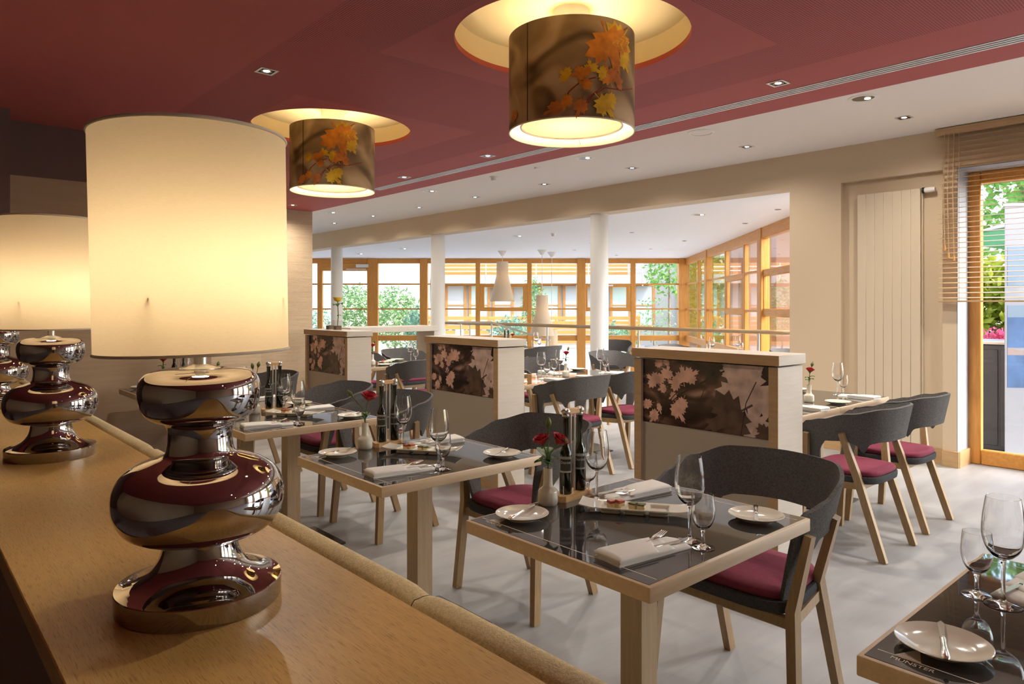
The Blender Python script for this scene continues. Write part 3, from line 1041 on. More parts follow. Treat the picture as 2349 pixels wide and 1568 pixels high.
def print_leaf(mp, u0, v0, size, ang, sq=1.0, grid=LG):
    """mp(u,v)->3d point on the printed surface"""
    ca, sa = math.cos(R(ang)), math.sin(R(ang))
    vs = []
    for x, y in grid[0]:
        x *= sq * size
        y = (y - .25) * size
        vs.append(mp(u0 + x * ca - y * sa, v0 + x * sa + y * ca))
    return MB().add(vs, grid[1])


def print_line(mp, pts, w):
    vs, fs = [], []
    P = []
    for (a, b), (c, d) in zip(pts, pts[1:]):
        for k in range(6):
            P.append((a + (c - a) * k / 6, b + (d - b) * k / 6))
    P.append(pts[-1])
    for i, p in enumerate(P):
        q = P[min(i + 1, len(P) - 1)]
        o = P[max(i - 1, 0)]
        dx, dy = q[0] - o[0], q[1] - o[1]
        l = math.hypot(dx, dy) or 1
        nx, ny = -dy / l * w / 2, dx / l * w / 2
        vs += [mp(p[0] + nx, p[1] + ny), mp(p[0] - nx, p[1] - ny)]
    for i in range(len(P) - 1):
        fs.append((2 * i, 2 * i + 1, 2 * i + 3, 2 * i + 2))
    return MB().add(vs, fs)


# ================================================================== DRUM PENDANTS IN THE DOMES
DR, DZ0, DZ1 = 0.328, 2.315, 2.805


def drum(x, y, label, shift):
    phi0 = math.atan2(-y, -x)
    p = thing('drum_pendant', label, 'ceiling lamp', (x, y, 0), 0, 'drum lamps in the ceiling domes')
    obj('mount', MB().lathe([(0, 2.86), (.09, 2.86), (.09, 2.955), (0, 2.955)], 40).mesh('mount', 'white_plastic'), p)
    for a in (0, 2.1, 4.2):
        obj('hanger', MB().tube([(.05 * math.cos(a), .05 * math.sin(a), 2.87), (.30 * math.cos(a), .30 * math.sin(a), 2.72)], .003, 6).mesh('hanger', 'steel'), p)
    s = obj('drum_shade', MB().lathe([(DR - .003, DZ0 + .004), (DR, DZ0), (DR, DZ1), (DR - .003, DZ1)], 96).mesh('drum_shade', 'drum_print'), p)
    obj('lining', MB().lathe([(DR - .003, DZ0 + .002), (DR - .003, DZ1)], 96).mesh('lining', 'drum_in'), p)
    obj('rim', MB().lathe([(DR - .004, DZ0 - .004), (DR + .001, DZ0 - .004), (DR + .001, DZ0 + .002), (DR - .004, DZ0 + .002), (DR - .004, DZ0 - .004)], 96).mesh('rim', 'drum_in'), p)
    obj('diffuser', MB().lathe([(0, DZ0 + .035), (.262, DZ0 + .035), (.265, DZ0 + .045)], 80).mesh('diffuser', 'diffuser'), p)
    obj('diffuser_ring', MB().lathe([(.262, DZ0 + .028), (.270, DZ0 + .028), (.270, DZ0 + .05), (.262, DZ0 + .05), (.262, DZ0 + .028)], 80).mesh('diffuser_ring', 'alu'), p)
    for a in (0.6, 2.7, 4.8):
        obj('bracket', MB().tube([(.268 * math.cos(a), .268 * math.sin(a), DZ0 + .03), (.325 * math.cos(a), .325 * math.sin(a), DZ0 + .012)], .002, 6).mesh('bracket', 'steel'), p)

    def mp(u, v, off=.0012):
        a = phi0 + (u + shift) / DR
        return ((DR + off) * math.cos(a), (DR + off) * math.sin(a), DZ0 + v)
    k = 0
    for u, v, sz, an, sq, m in ((.27, .395, .17, 140, .85, 'leaf_yellow'), (.20, .365, .205, 205, .95, 'leaf_orange'), (.30, .30, .10, 215, .6, 'leaf_yellow'),
                                (-.025, .20, .060, 60, .9, 'leaf_yellow'), (.045, .208, .075, 105, .6, 'leaf_orange'), (.095, .232, .062, 15, .8, 'leaf_yellow'), (.075, .215, .05, 60, .8, 'leaf_orange'),
                                (.075, .155, .070, 75, .55, 'leaf_orange'), (.19, .20, .095, 25, .8, 'leaf_orange'), (.225, .215, .07, -20, .8, 'leaf_rust'), (.155, .215, .06, 80, .8, 'leaf_yellow'), (.25, .18, .06, 300, .8, 'leaf_rust'),
                                (-.075, .045, .105, 115, .42, 'leaf_rust'), (-.02, .075, .085, 160, .42, 'leaf_orange'), (.045, .05, .095, 160, .5, 'leaf_rust'),
                                (.16, .065, .125, 225, .62, 'leaf_yellow'), (.20, .095, .085, 200, .55, 'leaf_yellow'), (-.34, .045, .06, 20, .8, 'leaf_orange')):
        k += 1
        obj('printed_leaf', print_leaf(lambda a, b, k=k: mp(a, b, .0012 + .0003 * k), u, v, sz, an, sq).mesh('printed_leaf', m), s)
    for pts in ([(.05, .006), (.10, .10), (.17, .145), (.27, .15), (.40, .19)], [(.03, .006), (.085, .09), (.15, .145)], [(-.05, .05), (-.01, .12), (.05, .17), (.12, .19)], [(.17, .37), (.26, .43), (.33, .475)]):
        obj('printed_twig', print_line(lambda a, b: mp(a, b, .001), pts, .006).mesh('printed_twig', 'twig_red'), s)
    obj('seam', print_line(lambda a, b: mp(a, b, .001), [(-.235 - shift, .004), (-.235 - shift, DZ1 - DZ0 - .004)], .006).mesh('seam', 'seam'), s)
    light('POINT', 'drum_light', p, (0, 0, 2.60), 11, (1.0, .82, .56), shadow_soft_size=.07)


drum(*DOMES[0], 'large drum ceiling lamp printed with orange leaves, nearer of the two', 0.0)
drum(*DOMES[1], 'smaller looking drum ceiling lamp with orange leaves, behind the big table lamp', -0.16)

# ================================================================== CEILING FITTINGS
dl = {
    'frame': MB().box(-.055, .055, -.055, -.040, -.004, .002).box(-.055, .055, .040, .055, -.004, .002).box(-.055, -.040, -.040, .040, -.004, .002).box(.040, .055, -.040, .040, -.004, .002).mesh('frame', 'alu'),
    'well': MB().box(-.040, .040, -.040, .040, -.0006, .001).mesh('well', 'black'),
    'ring': MB().lathe([(.020, -.002), (.033, -.004), (.033, -.0008), (.020, -.0008)], 24).mesh('ring', 'reflector'),
    'spot_lamp': MB().lathe([(0, -.0030), (.017, -.0030), (.020, -.0012), (0, -.0012)], 20).mesh('spot_lamp', 'bulb'),
}


def downlight(x, y, z, label, e=1.0):
    d = thing('downlight', label, 'downlight', (x, y, z), 0, 'square ceiling spots')
    for k, me in dl.items():
        obj(k, me, d)
    sp = light('SPOT', 'spot_light', d, (0, 0, -.02), K_DOWN * e, (1.0, .92, .80), spot_size=R(155), spot_blend=1.0, shadow_soft_size=.03)
    return d


names = ['nearest', 'second', 'third', 'fourth', 'fifth', 'sixth', 'seventh', 'farthest']
for (x, y), t in zip(((1.70, 4.09), (4.18, 2.18), (4.20, 5.04), (4.22, 6.48), (4.24, 9.31)),
                     ('square spot in the red ceiling left of the domes', 'square spot in the red ceiling near the big diffuser end, rightmost', 'square spot in the red ceiling between the two drum lamps', 'square spot in the red ceiling right of the smaller drum lamp', 'square spot at the far end of the red ceiling by the oak wall')):
    downlight(x, y, H_RED, t)
for i in range(8):
    downlight(6.25 + .01 * i, 2.17 + 1.415 * i, H_WHITE, '%s square spot in the row along the white ceiling' % names[i], .5)
for x, y, t in ((4.19, 3.61, 'square spot hidden behind the nearer drum lamp'), (4.23, 7.90, 'square spot hidden behind the smaller drum lamp')):
    downlight(x, y, H_RED, t)
for x, y in ((1.70, 1.25), (1.70, -1.6), (4.18, 0.75), (4.18, -2.1), (6.24, 0.755), (6.24, -0.66), (6.24, -2.07), (3.0, -3.6)):
    e = .35 if x < 2 else 1.0
    fr_ = obj('spot_frame', dl['frame'], red, (x, y, H_WHITE if x > 5 else H_RED))
    for k_ in ('well', 'spot_lamp'):
        obj(k_, dl[k_], fr_)
    light('SPOT', 'spot_light', fr_, (0, 0, -.02), K_DOWN * e, (1.0, .92, .80), spot_size=R(155), spot_blend=1.0, shadow_soft_size=.03)

rl = {
    'trim_ring': MB().lathe([(.075, 0), (.080, -.006), (.105, -.004), (.108, 0), (.075, 0)], 40).mesh('trim_ring', 'white_plastic'),
    'reflector': MB().lathe([(0, -.0012), (.03, -.0012), (.075, -.003), (.076, -.0006), (0, -.0006)], 40).mesh('reflector', 'reflector'),
    'lamp': MB().lathe([(0, -.004), (.02, -.004), (.022, -.001), (0, -.001)], 20).mesh('lamp', 'bulb'),
}
for (x, y, z), t in (((5.44, 2.17, H_WHITE), 'nearest round recessed light in the white ceiling'), ((5.47, 4.99, H_WHITE), 'second round recessed light in the white ceiling'),
                     ((5.50, 7.83, H_WHITE), 'third round recessed light in the white ceiling'), ((5.55, 10.72, H_WHITE), 'farthest round recessed light in the white ceiling'),
                     ((8.13, 5.35, H_GARDEN), 'round recessed light in the garden ceiling near the wall corner'), ((8.27, 9.11, H_GARDEN), 'round recessed light in the garden ceiling above the cone lamps'),
                     ((8.29, 12.77, H_GARDEN), 'round recessed light in the garden ceiling left of the middle column'), ((8.37, 14.75, H_GARDEN), 'round recessed light in the garden ceiling near the garden door')):
    d = thing('recessed_light', t, 'recessed light', (x, y, z), 0, 'round recessed lights')
    for k, me in rl.items():
        obj(k, me, d, (0.03, -.02, 0) if k == 'lamp' else (0, 0, 0))
    if z == H_WHITE:
        light('SPOT', 'recessed_lamp_light', d, (0, 0, -.02), K_DOWN * 1.0, (1.0, .92, .80), spot_size=R(155), spot_blend=1.0, shadow_soft_size=.05)
gs = MB().lathe([(0, -.003), (.02, -.003), (.03, -.006), (.042, -.003), (.042, 0), (0, 0)], 20).mesh('garden_spot', 'reflector')
for i, (x, y) in enumerate(((8.43, 4.4), (9.5, 5.47), (9.29, 7.41), (11.22, 7.71), (10.3, 9.2), (12.3, 9.3), (11.3, 10.6), (13.2, 11.0))):
    single('garden_spot', gs, '%s small round spot in the garden ceiling, counted from the wall corner' % ('first', 'second', 'third', 'fourth', 'fifth', 'sixth', 'seventh', 'eighth')[i], 'spot light', (x, y, H_GARDEN), group='small spots in the garden ceiling')
spk = thing('ceiling_speaker', 'flat round white ceiling speaker beside the big drum lamp', 'speaker', (5.44, 3.56, H_WHITE))
obj('ring', MB().lathe([(.09, 0), (.095, -.010), (.115, -.006), (.12, 0), (.09, 0)], 48).mesh('ring', 'white_plastic'), spk)
obj('grille', MB().lathe([(0, -.004), (.092, -.004), (.092, 0), (0, 0)], 48).mesh('grille', 'white_ceiling'), spk)
for (x, y, z), t in (((5.46, 6.44, H_WHITE), 'white smoke detector on the white ceiling'), ((8.42, 8.38, H_GARDEN), 'white smoke detector on the pale garden ceiling')):
    d = thing('smoke_detector', t, 'smoke detector', (x, y, z))
    obj('base', MB().lathe([(0, -.012), (.05, -.012), (.055, 0), (0, 0)], 28).mesh('base', 'white_plastic'), d)
    obj('sensor', MB().lathe([(0, -.05), (.028, -.05), (.036, -.03), (.036, -.012), (0, -.012)], 28).mesh('sensor', 'white_plastic'), d)
single('sprinkler', MB().lathe([(0, -.02), (.03, -.016), (.035, 0), (0, 0)], 20).mesh('sprinkler', 'white_plastic'), 'tiny white sensor on the white ceiling under the big drum lamp', 'sensor', (5.46, 5.69, H_WHITE))


# cone pendants in the garden
def cone_pendant(x, y, ztop, label):
    p = thing('cone_pendant', label, 'pendant lamp', (x, y, 0), 0, 'white cone pendants in the garden')
    obj('canopy', MB().lathe([(0, H_GARDEN - .11), (.03, H_GARDEN - .11), (.11, H_GARDEN), (0, H_GARDEN)], 28).mesh('canopy', 'white_plastic'), p)
    obj('cable', MB().tube([(0, 0, ztop - .02), (0, 0, H_GARDEN - .05)], .006, 6).mesh('cable', 'white_plastic'), p)
    obj('shade', MB().lathe([(.13, ztop), (.135, ztop - .30), (.16, ztop - .42), (.27, ztop - .88), (.268, ztop - .88), (.157, ztop - .42), (.131, ztop - .30), (.126, ztop), (.13, ztop)], 36).mesh('shade', 'lampcone'), p)
    obj('bulb', MB().lathe([(0, ztop - .45), (.05, ztop - .40), (.04, ztop - .32), (0, ztop - .28)], 16).mesh('bulb', 'bulb_warm'), p)


cone_pendant(10.28, 11.83, 2.38, 'white slatted cone pendant left of the nearest column, hanging highest')
cone_pendant(10.75, 11.05, 1.63, 'white slatted cone pendant hanging lower beside the nearest column')
cone_pendant(11.35, 11.35, 0.86, 'white slatted cone pendant hanging lowest, below the handrail')


# ================================================================== PARTITIONS
def partition(y0, label, px=3.45, L=.93, D=.27):
    p = thing('partition', label, 'partition', (px, y0, 0), 0, 'oak partitions with leaf prints')
    hp = 1.15
    obj('top', box_me('top', 'oak_pale', -.012, D + .012, -.012, L + .012, hp - .055, hp, b=.003), p)
    for y in (0.0, L - .05):
        obj('end_panel', box_me('end_panel', 'oak_pale', 0.0, D, y, y + .05, 0, hp - .062, b=.002), p)
        obj('front_stile', box_me('front_stile', 'oak_frame', -.003, .002, y - .001, y + .051, 0, hp - .062), p)
    obj('front_band', box_me('front_band', 'oak_frame', -.0145, -.011, -.012, L + .012, hp - .054, hp - .001), p)
    obj('plinth', box_me('plinth', 'oak_frame', 0.02, D - .02, .05, L - .05, 0, .08), p)
    obj('back_panel', box_me('back_panel', 'oak_pale', D - .03, D - .01, .05, L - .05, .08, hp - .06), p)
    zs = hp - .062 - .385
    obj('lower_panel', box_me('lower_panel', 'frost', .020, .028, .05, L - .05, .08, zs), p)
    pr = obj('print_panel', box_me('print_panel', 'sepia_print', .018, .028, .05, L - .05, zs, hp - .062), p)
    W, Hh = L - .10, .385

    def mp(u, v, off=.0):
        return (.0176 - off, L - .05 - u * W, zs + v * Hh)

    def mpm(u, v, off):          # u,v in metres
        u = min(max(u, 0.002), W - .002)
        v = min(max(v, 0.002), Hh - .002)
        return (.0176 - off, L - .05 - u, zs + v)
    k = 0
    for u, v, sz, an, sq, m in ((.035, .11, .10, 105, .40, 'sepia_leaf'), (.08, .255, .09, 60, .8, 'sepia_leaf'), (.13, .27, .09, 100, .5, 'sepia_leaf'), (.175, .30, .085, -15, .7, 'sepia_leaf'), (.15, .215, .065, 110, .6, 'sepia_leaf'), (.085, .05, .10, 150, .45, 'sepia_leaf'), (.12, .10, .07, 200, .35, 'sepia_leaf'),
                                (.24, .25, .09, 80, .7, 'sepia_leaf'), (.29, .29, .10, 10, .8, 'sepia_leaf'), (.335, .30, .10, -60, .7, 'sepia_leaf'), (.25, .10, .13, 215, .55, 'sepia_leaf'), (.285, .14, .09, 160, .6, 'sepia_leaf'), (.225, .175, .06, 120, .6, 'sepia_leaf'), (.12, .36, .07, 40, .6, 'sepia_leaf'), (.17, .37, .05, -30, .7, 'sepia_leaf'),
                                (.64, .36, .15, 200, .9, 'sepia_pale'), (.66, .26, .25, 40, .9, 'sepia_pale'), (.75, .21, .26, 170, .8, 'sepia_pale'), (.72, .05, .20, 200, .8, 'sepia_pale'), (.60, .10, .27, 120, .75, 'sepia_dark'), (.80, .03, .10, 120, .8, 'sepia_dark'), (.73, .35, .10, 80, .9, 'sepia_pale')):
        k += 1
        obj('printed_leaf', print_leaf(lambda a, b, k=k: mpm(a, b, .0004 + .0001 * k), u, v, sz, an, sq, LG).mesh('printed_leaf', m), pr)
    for pts, w in (([(.27, .19), (.40, .26), (.56, .345)], .010), ([(.14, .02), (.19, .12), (.27, .19)], .006), ([(.12, .0), (.16, .11), (.25, .20)], .005), ([(.40, .15), (.43, .23)], .004), ([(.66, .0), (.69, .18), (.75, .30)], .005)):
        obj('printed_twig', print_line(lambda a, b: mpm(a, b, .0030), pts, w).mesh('printed_twig', 'sepia_twig'), pr)
    return p


partition(1.80, 'oak partition with brown leaf print, nearest, right of the room')
partition(4.02, 'oak partition with brown leaf print, middle one of the row')
partition(6.32, 'oak partition with brown leaf print, farthest, beside the oak wall')


# ================================================================== CHAIRS
def catmull(keys, n):
    out = []
    K = len(keys) - 1
    for i in range(n + 1):
        t = i / n * K
        a = min(int(t), K - 1)
        t -= a
        p0, p1, p2, p3 = keys[max(a - 1, 0)], keys[a], keys[a + 1], keys[min(a + 2, K)]
        out.append(tuple(0.5 * (2 * b + (-q + c) * t + (2 * q - 5 * b + 4 * c - d) * t * t + (-q + 3 * b - 3 * c + d) * t ** 3) for q, b, c, d in zip(p0, p1, p2, p3)))
    return out


half_plan = [(0, -.235), (.11, -.222), (.205, -.172), (.262, -.075), (.282, .045), (.275, .135), (.262, .205)]
PLAN = catmull(half_plan, 40)
acc = [0]
for a, b in zip(PLAN, PLAN[1:]):
    acc.append(acc[-1] + math.hypot(b[0] - a[0], b[1] - a[1]))
PLAN_S = [x / acc[-1] for x in acc]
TOPK = [(0, .842), (.3, .837), (.55, .805), (.78, .765), (.93, .745), (1, .715)]
BOTK = [(0, .655), (.30, .650), (.38, .640), (.44, .585), (.50, .630), (.58, .648), (.76, .640), (.82, .60), (.875, .46), (.92, .430), (1, .430)]


def plan_at(s):
    for i in range(len(PLAN) - 1):
        if s <= PLAN_S[i + 1] + 1e-9:
            t = (s - PLAN_S[i]) / (PLAN_S[i + 1] - PLAN_S[i])
            return (PLAN[i][0] + (PLAN[i + 1][0] - PLAN[i][0]) * t, PLAN[i][1] + (PLAN[i + 1][1] - PLAN[i][1]) * t)
    return PLAN[-1]


def shell_pt(u, v):
    s = abs(2 * u - 1)
    sg = 1 if u > .5 else -1
    x, y = plan_at(min(s, 1))
    zt, zb = lerp_keys(TOPK, s), lerp_keys(BOTK, s)
    z = zb + (zt - zb) * v
    fl_ = (z - .62) * .22 if z > .62 else (z - .62) * .26      # leans out above, in below
    l = math.hypot(x, y + .02) or 1
    k = 1 + fl_ / .27
    back = -.03 * max(0, (.62 - z) / .2) * (1 if s > .8 else 0) * ((s - .8) / .2 if s > .8 else 0)
    return (sg * x * k, y * (k if y < 0 else 1) + back, z)


shell = MB().sheet(shell_pt, 96, 14, .015)


def loft(outline, layers):
    n = len(outline)
    vs, fs = [], []
    for sc, z in layers:
        vs += [(x * sc, y * sc, z) for x, y in outline]
    for k in range(len(layers) - 1):
        for i in range(n):
            j = (i + 1) % n
            fs.append((k * n + i, k * n + j, (k + 1) * n + j, (k + 1) * n + i))
    fs.append(tuple(reversed(range(n))))
    fs.append(tuple(range((len(layers) - 1) * n, len(layers) * n)))
    return MB().add(vs, fs)


def seat_outline(wf, wr, yf, yr, n=48):
    o = []
    for i in range(n):
        a = 2 * PI * i / n
        c, s = math.cos(a), math.sin(a)
        e = 2.0 / 4.2
        x = abs(c) ** e * (1 if c > 0 else -1)
        y = abs(s) ** e * (1 if s > 0 else -1)
        w = wr + (wf - wr) * (y + 1) / 2
        o.append((x * w, (yf + yr) / 2 + y * (yf - yr) / 2))
    return o


pan = loft(seat_outline(.262, .205, .235, -.185), [(.93, .405), (.985, .410), (1, .425), (1, .440), (.99, .446)])
cushion = loft(seat_outline(.243, .195, .215, -.175), [(.97, .444), (1, .452), (1, .466), (.975, .475), (.85, .480), (.5, .483), (.15, .484)])


def leg(pts, w, d):
    return MB().tube(pts, [w, w * 1.1, w * .85, ][:len(pts)] if len(pts) == 3 else w, 4, a0=R(45), flat=(1, d)).mesh('leg', 'oak_chair', ang=30)


CH = {'shell': shell.mesh('shell', 'felt', ang=60), 'seat': pan.mesh('seat', 'felt_dark', ang=50), 'cushion': cushion.mesh('cushion', 'burgundy', ang=60)}
CH_LEGS = []
for sx in (-1, 1):
    CH_LEGS.append(leg([(sx * .283, .222, 0), (sx * .258, .19, .43), (sx * .302, .165, .675)], .021, 1.25))
    CH_LEGS.append(leg([(sx * .222, -.232, 0), (sx * .212, -.085, .45), (sx * .296, -.035, .695)], .021, 1.25))
CH['rear_rail'] = box_me('rear_rail', 'oak_chair', -.20, .20, -.115, -.090, .375, .425, b=.004)
CH['front_rail'] = box_me('front_rail', 'oak_chair', -.25, .25, .175, .20, .365, .405, b=.004)
CH_SIDE = [MB().tube([(sx * .252, .19, .385), (sx * .208, -.10, .395)], .024, 4, a0=R(45), flat=(.6, 1.1)).mesh('side_rail', 'oak_chair', ang=30) for sx in (-1, 1)]


def chair(x, y, rz, label, group='grey felt armchairs'):
    c = thing('armchair', label, 'chair', (x, y, 0), R(rz), group)
    for k, me in CH.items():
        obj(k, me, c)
    for me in CH_LEGS:
        obj('leg', me, c)
    for me in CH_SIDE:
        obj('side_rail', me, c)
    return c


FC = 'grey felt armchair with burgundy seat '
chair(2.37, 1.345, 90, FC + 'at the nearest whole table')
chair(2.37, 2.535, 90, FC + 'at the second bench table, left of the nearest')
chair(2.41, 3.915, 90, FC + 'at the third bench table, behind the red rose')
chair(2.41, 4.66, 90, FC + 'at the fourth bench table, left of the middle partition')
chair(2.41, 5.88, 90, FC + 'at the farthest bench table before the oak wall')
chair(2.42, 0.16, 90, FC + 'cut by the right edge at the corner table')
chair(4.30, 1.75, 0, FC + 'seen from behind, right of the nearest partition')
chair(5.02, 1.77, 0, FC + 'seen from behind, nearest to the radiator')
chair(4.32, 4.06, 0, FC + 'seen from behind, between middle and nearest partitions')
chair(5.04, 4.08, 0, FC + 'seen from behind, half hidden by the nearest partition')
chair(4.32, 6.36, 0, FC + 'seen from behind, between farthest and middle partitions')
chair(5.20, 5.42, 180, FC + 'facing us, far side of the table behind middle partition')
chair(5.05, 7.72, 180, FC + 'facing us, behind the table by the farthest partition')
chair(4.38, 7.74, 180, FC + 'facing us, close beside the farthest partition')
chair(6.70, 5.62, 172, FC + 'facing us, right of the nearest round column')
chair(7.02, 7.25, 0, FC + 'seen from behind, left of the nearest round column')
chair(7.60, 8.78, 180, FC + 'facing us, far left of the nearest column')
chair(8.85, 7.45, 120, FC + 'far off by the handrail, right of the nearest column')
chair(8.55, 5.95, 180, FC + 'whose top edge shows above the nearest partition')
chair(8.75, 4.35, 180, FC + 'far right behind the nearest partition, by the wall corner')

# ================================================================== TABLES
TW, TD, TH = .405, .35, .75
TB = {
    'top': MB().box(-TW, TW, -TD, TD, TH - .041, TH - .001, b=.004, seg=2).mesh('top', 'oak_table'),
    'glass_plate': box_me('glass_plate', 'black_glass', -TW + .011, TW - .011, -TD + .011, TD - .011, TH - .003, TH),
    'leg': box_me('leg', 'oak_leg', -.041, .041, -.041, .041, .012, TH - .04, b=.003),
    'bracket': MB().prism([(-.24, 0), (.24, 0), (.10, -.028), (-.10, -.028)], -.035, .035, Matrix.Translation((0, 0, TH - .041)) @ Matrix.Rotation(R(90), 4, 'X')).mesh('bracket', 'oak_leg', smooth=False),
    'base_plate': box_me('base_plate', 'black_metal', -.25, .25, -.20, .20, 0, .012, b=.002),
    'line': MB().box(-TW + .05, -TW + .0525, -TD + .02, TD - .02, TH, TH + .0003).box(TW - .0525, TW - .05, -TD + .02, TD - .02, TH, TH + .0003).mesh('line', 'line'),
    'emblem': MB().prism([(-.0, 0), (.055, -.025), (0, -.045)], TH, TH + .0003, Matrix.Translation((-TW + .054, TD - .05, 0))).mesh('emblem', 'line', smooth=False),
}
LOGO = text_mesh('MÜNSTER', .017, 'line', .0002)


def table(x, y, rz, label, logo=False, lines=True):
    t = thing('dining_table', label, 'table', (x, y, 0), R(rz), 'square oak tables with black glass')
    for k, me in TB.items():
        if k in ('line', 'emblem') and not lines:
            continue
        obj(k, me, t)
    if logo:
        obj('lettering', LOGO, t, (-TW + .038, TD - .085, TH + .0002), (0, 0, R(-90)))
    return t


# ---------------------------------------------------------------- tableware meshes
G_BIG = [(0, 0), (.034, .0003), (.037, .0015), (.034, .003), (.018, .006), (.007, .011), (.0046, .02), (.0042, .05), (.0045, .09), (.007, .101), (.018, .107), (.031, .121), (.0390, .143), (.0415, .163), (.0400, .190), (.0362, .217), (.0330, .238),
         (.0322, .238), (.0353, .217), (.0390, .190), (.0404, .163), (.0379, .143), (.0298, .123), (.016, .111), (0, .108)]
G_SMALL = [(0, 0), (.028, .0003), (.031, .0015), (.028, .003), (.014, .006), (.0058, .011), (.0046, .02), (.0048, .042), (.009, .052), (.020, .060), (.028, .076), (.0318, .096), (.0312, .118), (.0285, .145),
           (.0277, .145), (.0302, .118), (.0307, .096), (.0268, .077), (.019, .063), (.008, .056), (0, .055)]
W = {
    'big': MB().lathe(G_BIG[:4] + smooth_profile(G_BIG[4:17], 3) + smooth_profile(G_BIG[17:], 2), 40).mesh('wine_glass', 'glass', ang=60),
    'small': MB().lathe(G_SMALL[:4] + smooth_profile(G_SMALL[4:14], 3) + smooth_profile(G_SMALL[14:], 2), 36).mesh('water_glass', 'glass', ang=60),
    'plate': MB().lathe([(0, .004), (.040, .004), (.042, 0), (.047, 0), (.050, .004), (.066, .0095), (.0815, .0175), (.083, .0190), (.0815, .0198), (.064, .0125), (.050, .0085), (0, .008)], 64).mesh('plate', 'porcelain', ang=50),
    'vase': MB().lathe([(0, 0), (.030, 0), (.0315, .002), (.0330, .006), (.0335, .012), (.0335, .042), (.0328, .045), (.0300, .049), (.0215, .0555), (.0175, .060), (.0158, .068), (.0152, .085), (.0150, .117), (.0157, .120), (.0135, .120), (.013, .085), (0, .07)], 48).mesh('vase', 'porcelain', ang=28),
}


def flute(me):
    for v in me.vertices:
        r = math.hypot(v.co.x, v.co.y)
        if v.co.z < .045 and r > .02:
            k = 1 - .02 * abs(math.cos(6 * math.atan2(v.co.y, v.co.x)))
            v.co.x *= k
            v.co.y *= k


flute(W['vase'])

# napkin folded to a pocket, long side along x
def soft_slab(edge, x0, y0, y1, top, zb, nu=22, nv=14):
    """a cushion-soft cloth layer: from x0 to the slanted edge(y); top(u, v) is its height"""
    T, B = [], []
    for i in range(nu + 1):
        for j in range(nv + 1):
            u, v = i / nu, j / nv
            y = y0 + (y1 - y0) * v
            x = x0 + (edge(y) - x0) * u
            e = min(min(v, 1 - v) * (y1 - y0), min(u, 1 - u) * .28)
            k = math.sqrt(min(1, max(0, e / .007)))
            z = top(u, v)
            T.append((x, y, zb + (z - zb) * (.35 + .65 * k)))
            B.append((x, y, zb))
    n = len(T)
    idx = lambda i, j: i * (nv + 1) + j
    fs = []
    for i in range(nu):
        for j in range(nv):
            q_ = (idx(i, j), idx(i + 1, j), idx(i + 1, j + 1), idx(i, j + 1))
            fs.append(q_)
            fs.append(tuple(n + k for k in reversed(q_)))
    ring = [(i, 0) for i in range(nu)] + [(nu, j) for j in range(nv)] + [(i, nv) for i in range(nu, 0, -1)] + [(0, j) for j in range(nv, 0, -1)]
    for a, b in zip(ring, ring[1:] + ring[:1]):
        fs.append((idx(*b), idx(*a), n + idx(*a), n + idx(*b)))
    return MB().add(T + B, fs)


np_ = {
    'fold': soft_slab(lambda y: .143 - .35 * abs(y - .01), -.140, -.049, .049, lambda u, v: .0085 + .0035 * (1 - u) + .002 * math.sin(3 * v + u), 0).mesh('fold', 'napkin', ang=70),
    'second_fold': soft_slab(lambda y: .060 + .30 * (y + .049) if y < .02 else .081 - 1.2 * (y - .02), -.138, -.0495, .0495, lambda u, v: .0150 + .0025 * (1 - u) + .0012 * math.sin(5 * v), .0075).mesh('second_fold', 'napkin', ang=70),
    'pocket': soft_slab(lambda y: -.002 + .62 * (y + .050), -.1405, -.050, .050, lambda u, v: .0205 + .003 * (1 - u) - .004 * u ** 6 + .001 * math.sin(4 * v), .0135).mesh('pocket', 'napkin', ang=70),
}


def bev(me, off):
    bm = bmesh.new()
    bm.from_mesh(me)
    bmesh.ops.bevel(bm, geom=bm.edges[:], offset=off, segments=2, affect='EDGES', profile=.5)
    bm.to_mesh(me)
    bm.free()
    me.polygons.foreach_set('use_smooth', [True] * len(me.polygons))
    me.set_sharp_from_angle(angle=R(50))


fk = MB().tube([(-.06, 0, 0), (.03, 0, .002), (.055, 0, .004)], [.004, .003, .004], 8, flat=(1, .45))
fk.tube([(.053, 0, .004), (.063, 0, .004), (.072, 0, .003)], [.004, .010, .011], 8, flat=(1, .25))
for i in range(4):
    y = (i - 1.5) * .0058
    fk.tube([(.071, y, .003), (.09, y, .004), (.113, y * .95, .009)], [.0021, .0018, .0010], 6)
W['fork'] = fk.mesh('fork', 'cutlery')
W['knife'] = MB().box(-.06, .02, -.006, .006, 0, .004, b=.0015).prism([(.02, -.006), (.11, -.005), (.125, .004), (.11, .0075), (.02, .006)], .001, .0028).mesh('knife', 'cutlery')
bk_h = MB().tube([(-.085, 0, .001), (-.078, 0, .001), (-.04, 0, .002), (-.005, 0, .002), (.002, 0, .002), (.01, 0, .002)], [.004, .0075, .0062, .0048, .0062, .004], 10, flat=(1, .6))
bk_b = MB().prism([(.008, -.004), (.075, -.007), (.088, -.001), (.075, .006), (.008, .004)], .0015, .0029)

# long dish with three wells, raised ends
DL, DWd = .175, .048


def dish_top(u, v):
    x, y = (u * 2 - 1) * DL, (v * 2 - 1) * DWd
    z = .020
    ex = max(0, abs(x) - .118)
    z += 2.6 * ex * ex
    z += .0015 * (abs(y) / DWd) ** 8
    if abs(y) < .036 and abs(x) < .112:
        wx = (abs(x) + .037) % .0745 if False else abs(((x + .112) % .0747) - .0373)
        if wx < .031:
            z -= .013 * min(1, (.031 - wx) / .006) * min(1, (.036 - abs(y)) / .006)
    return (x, y, z)


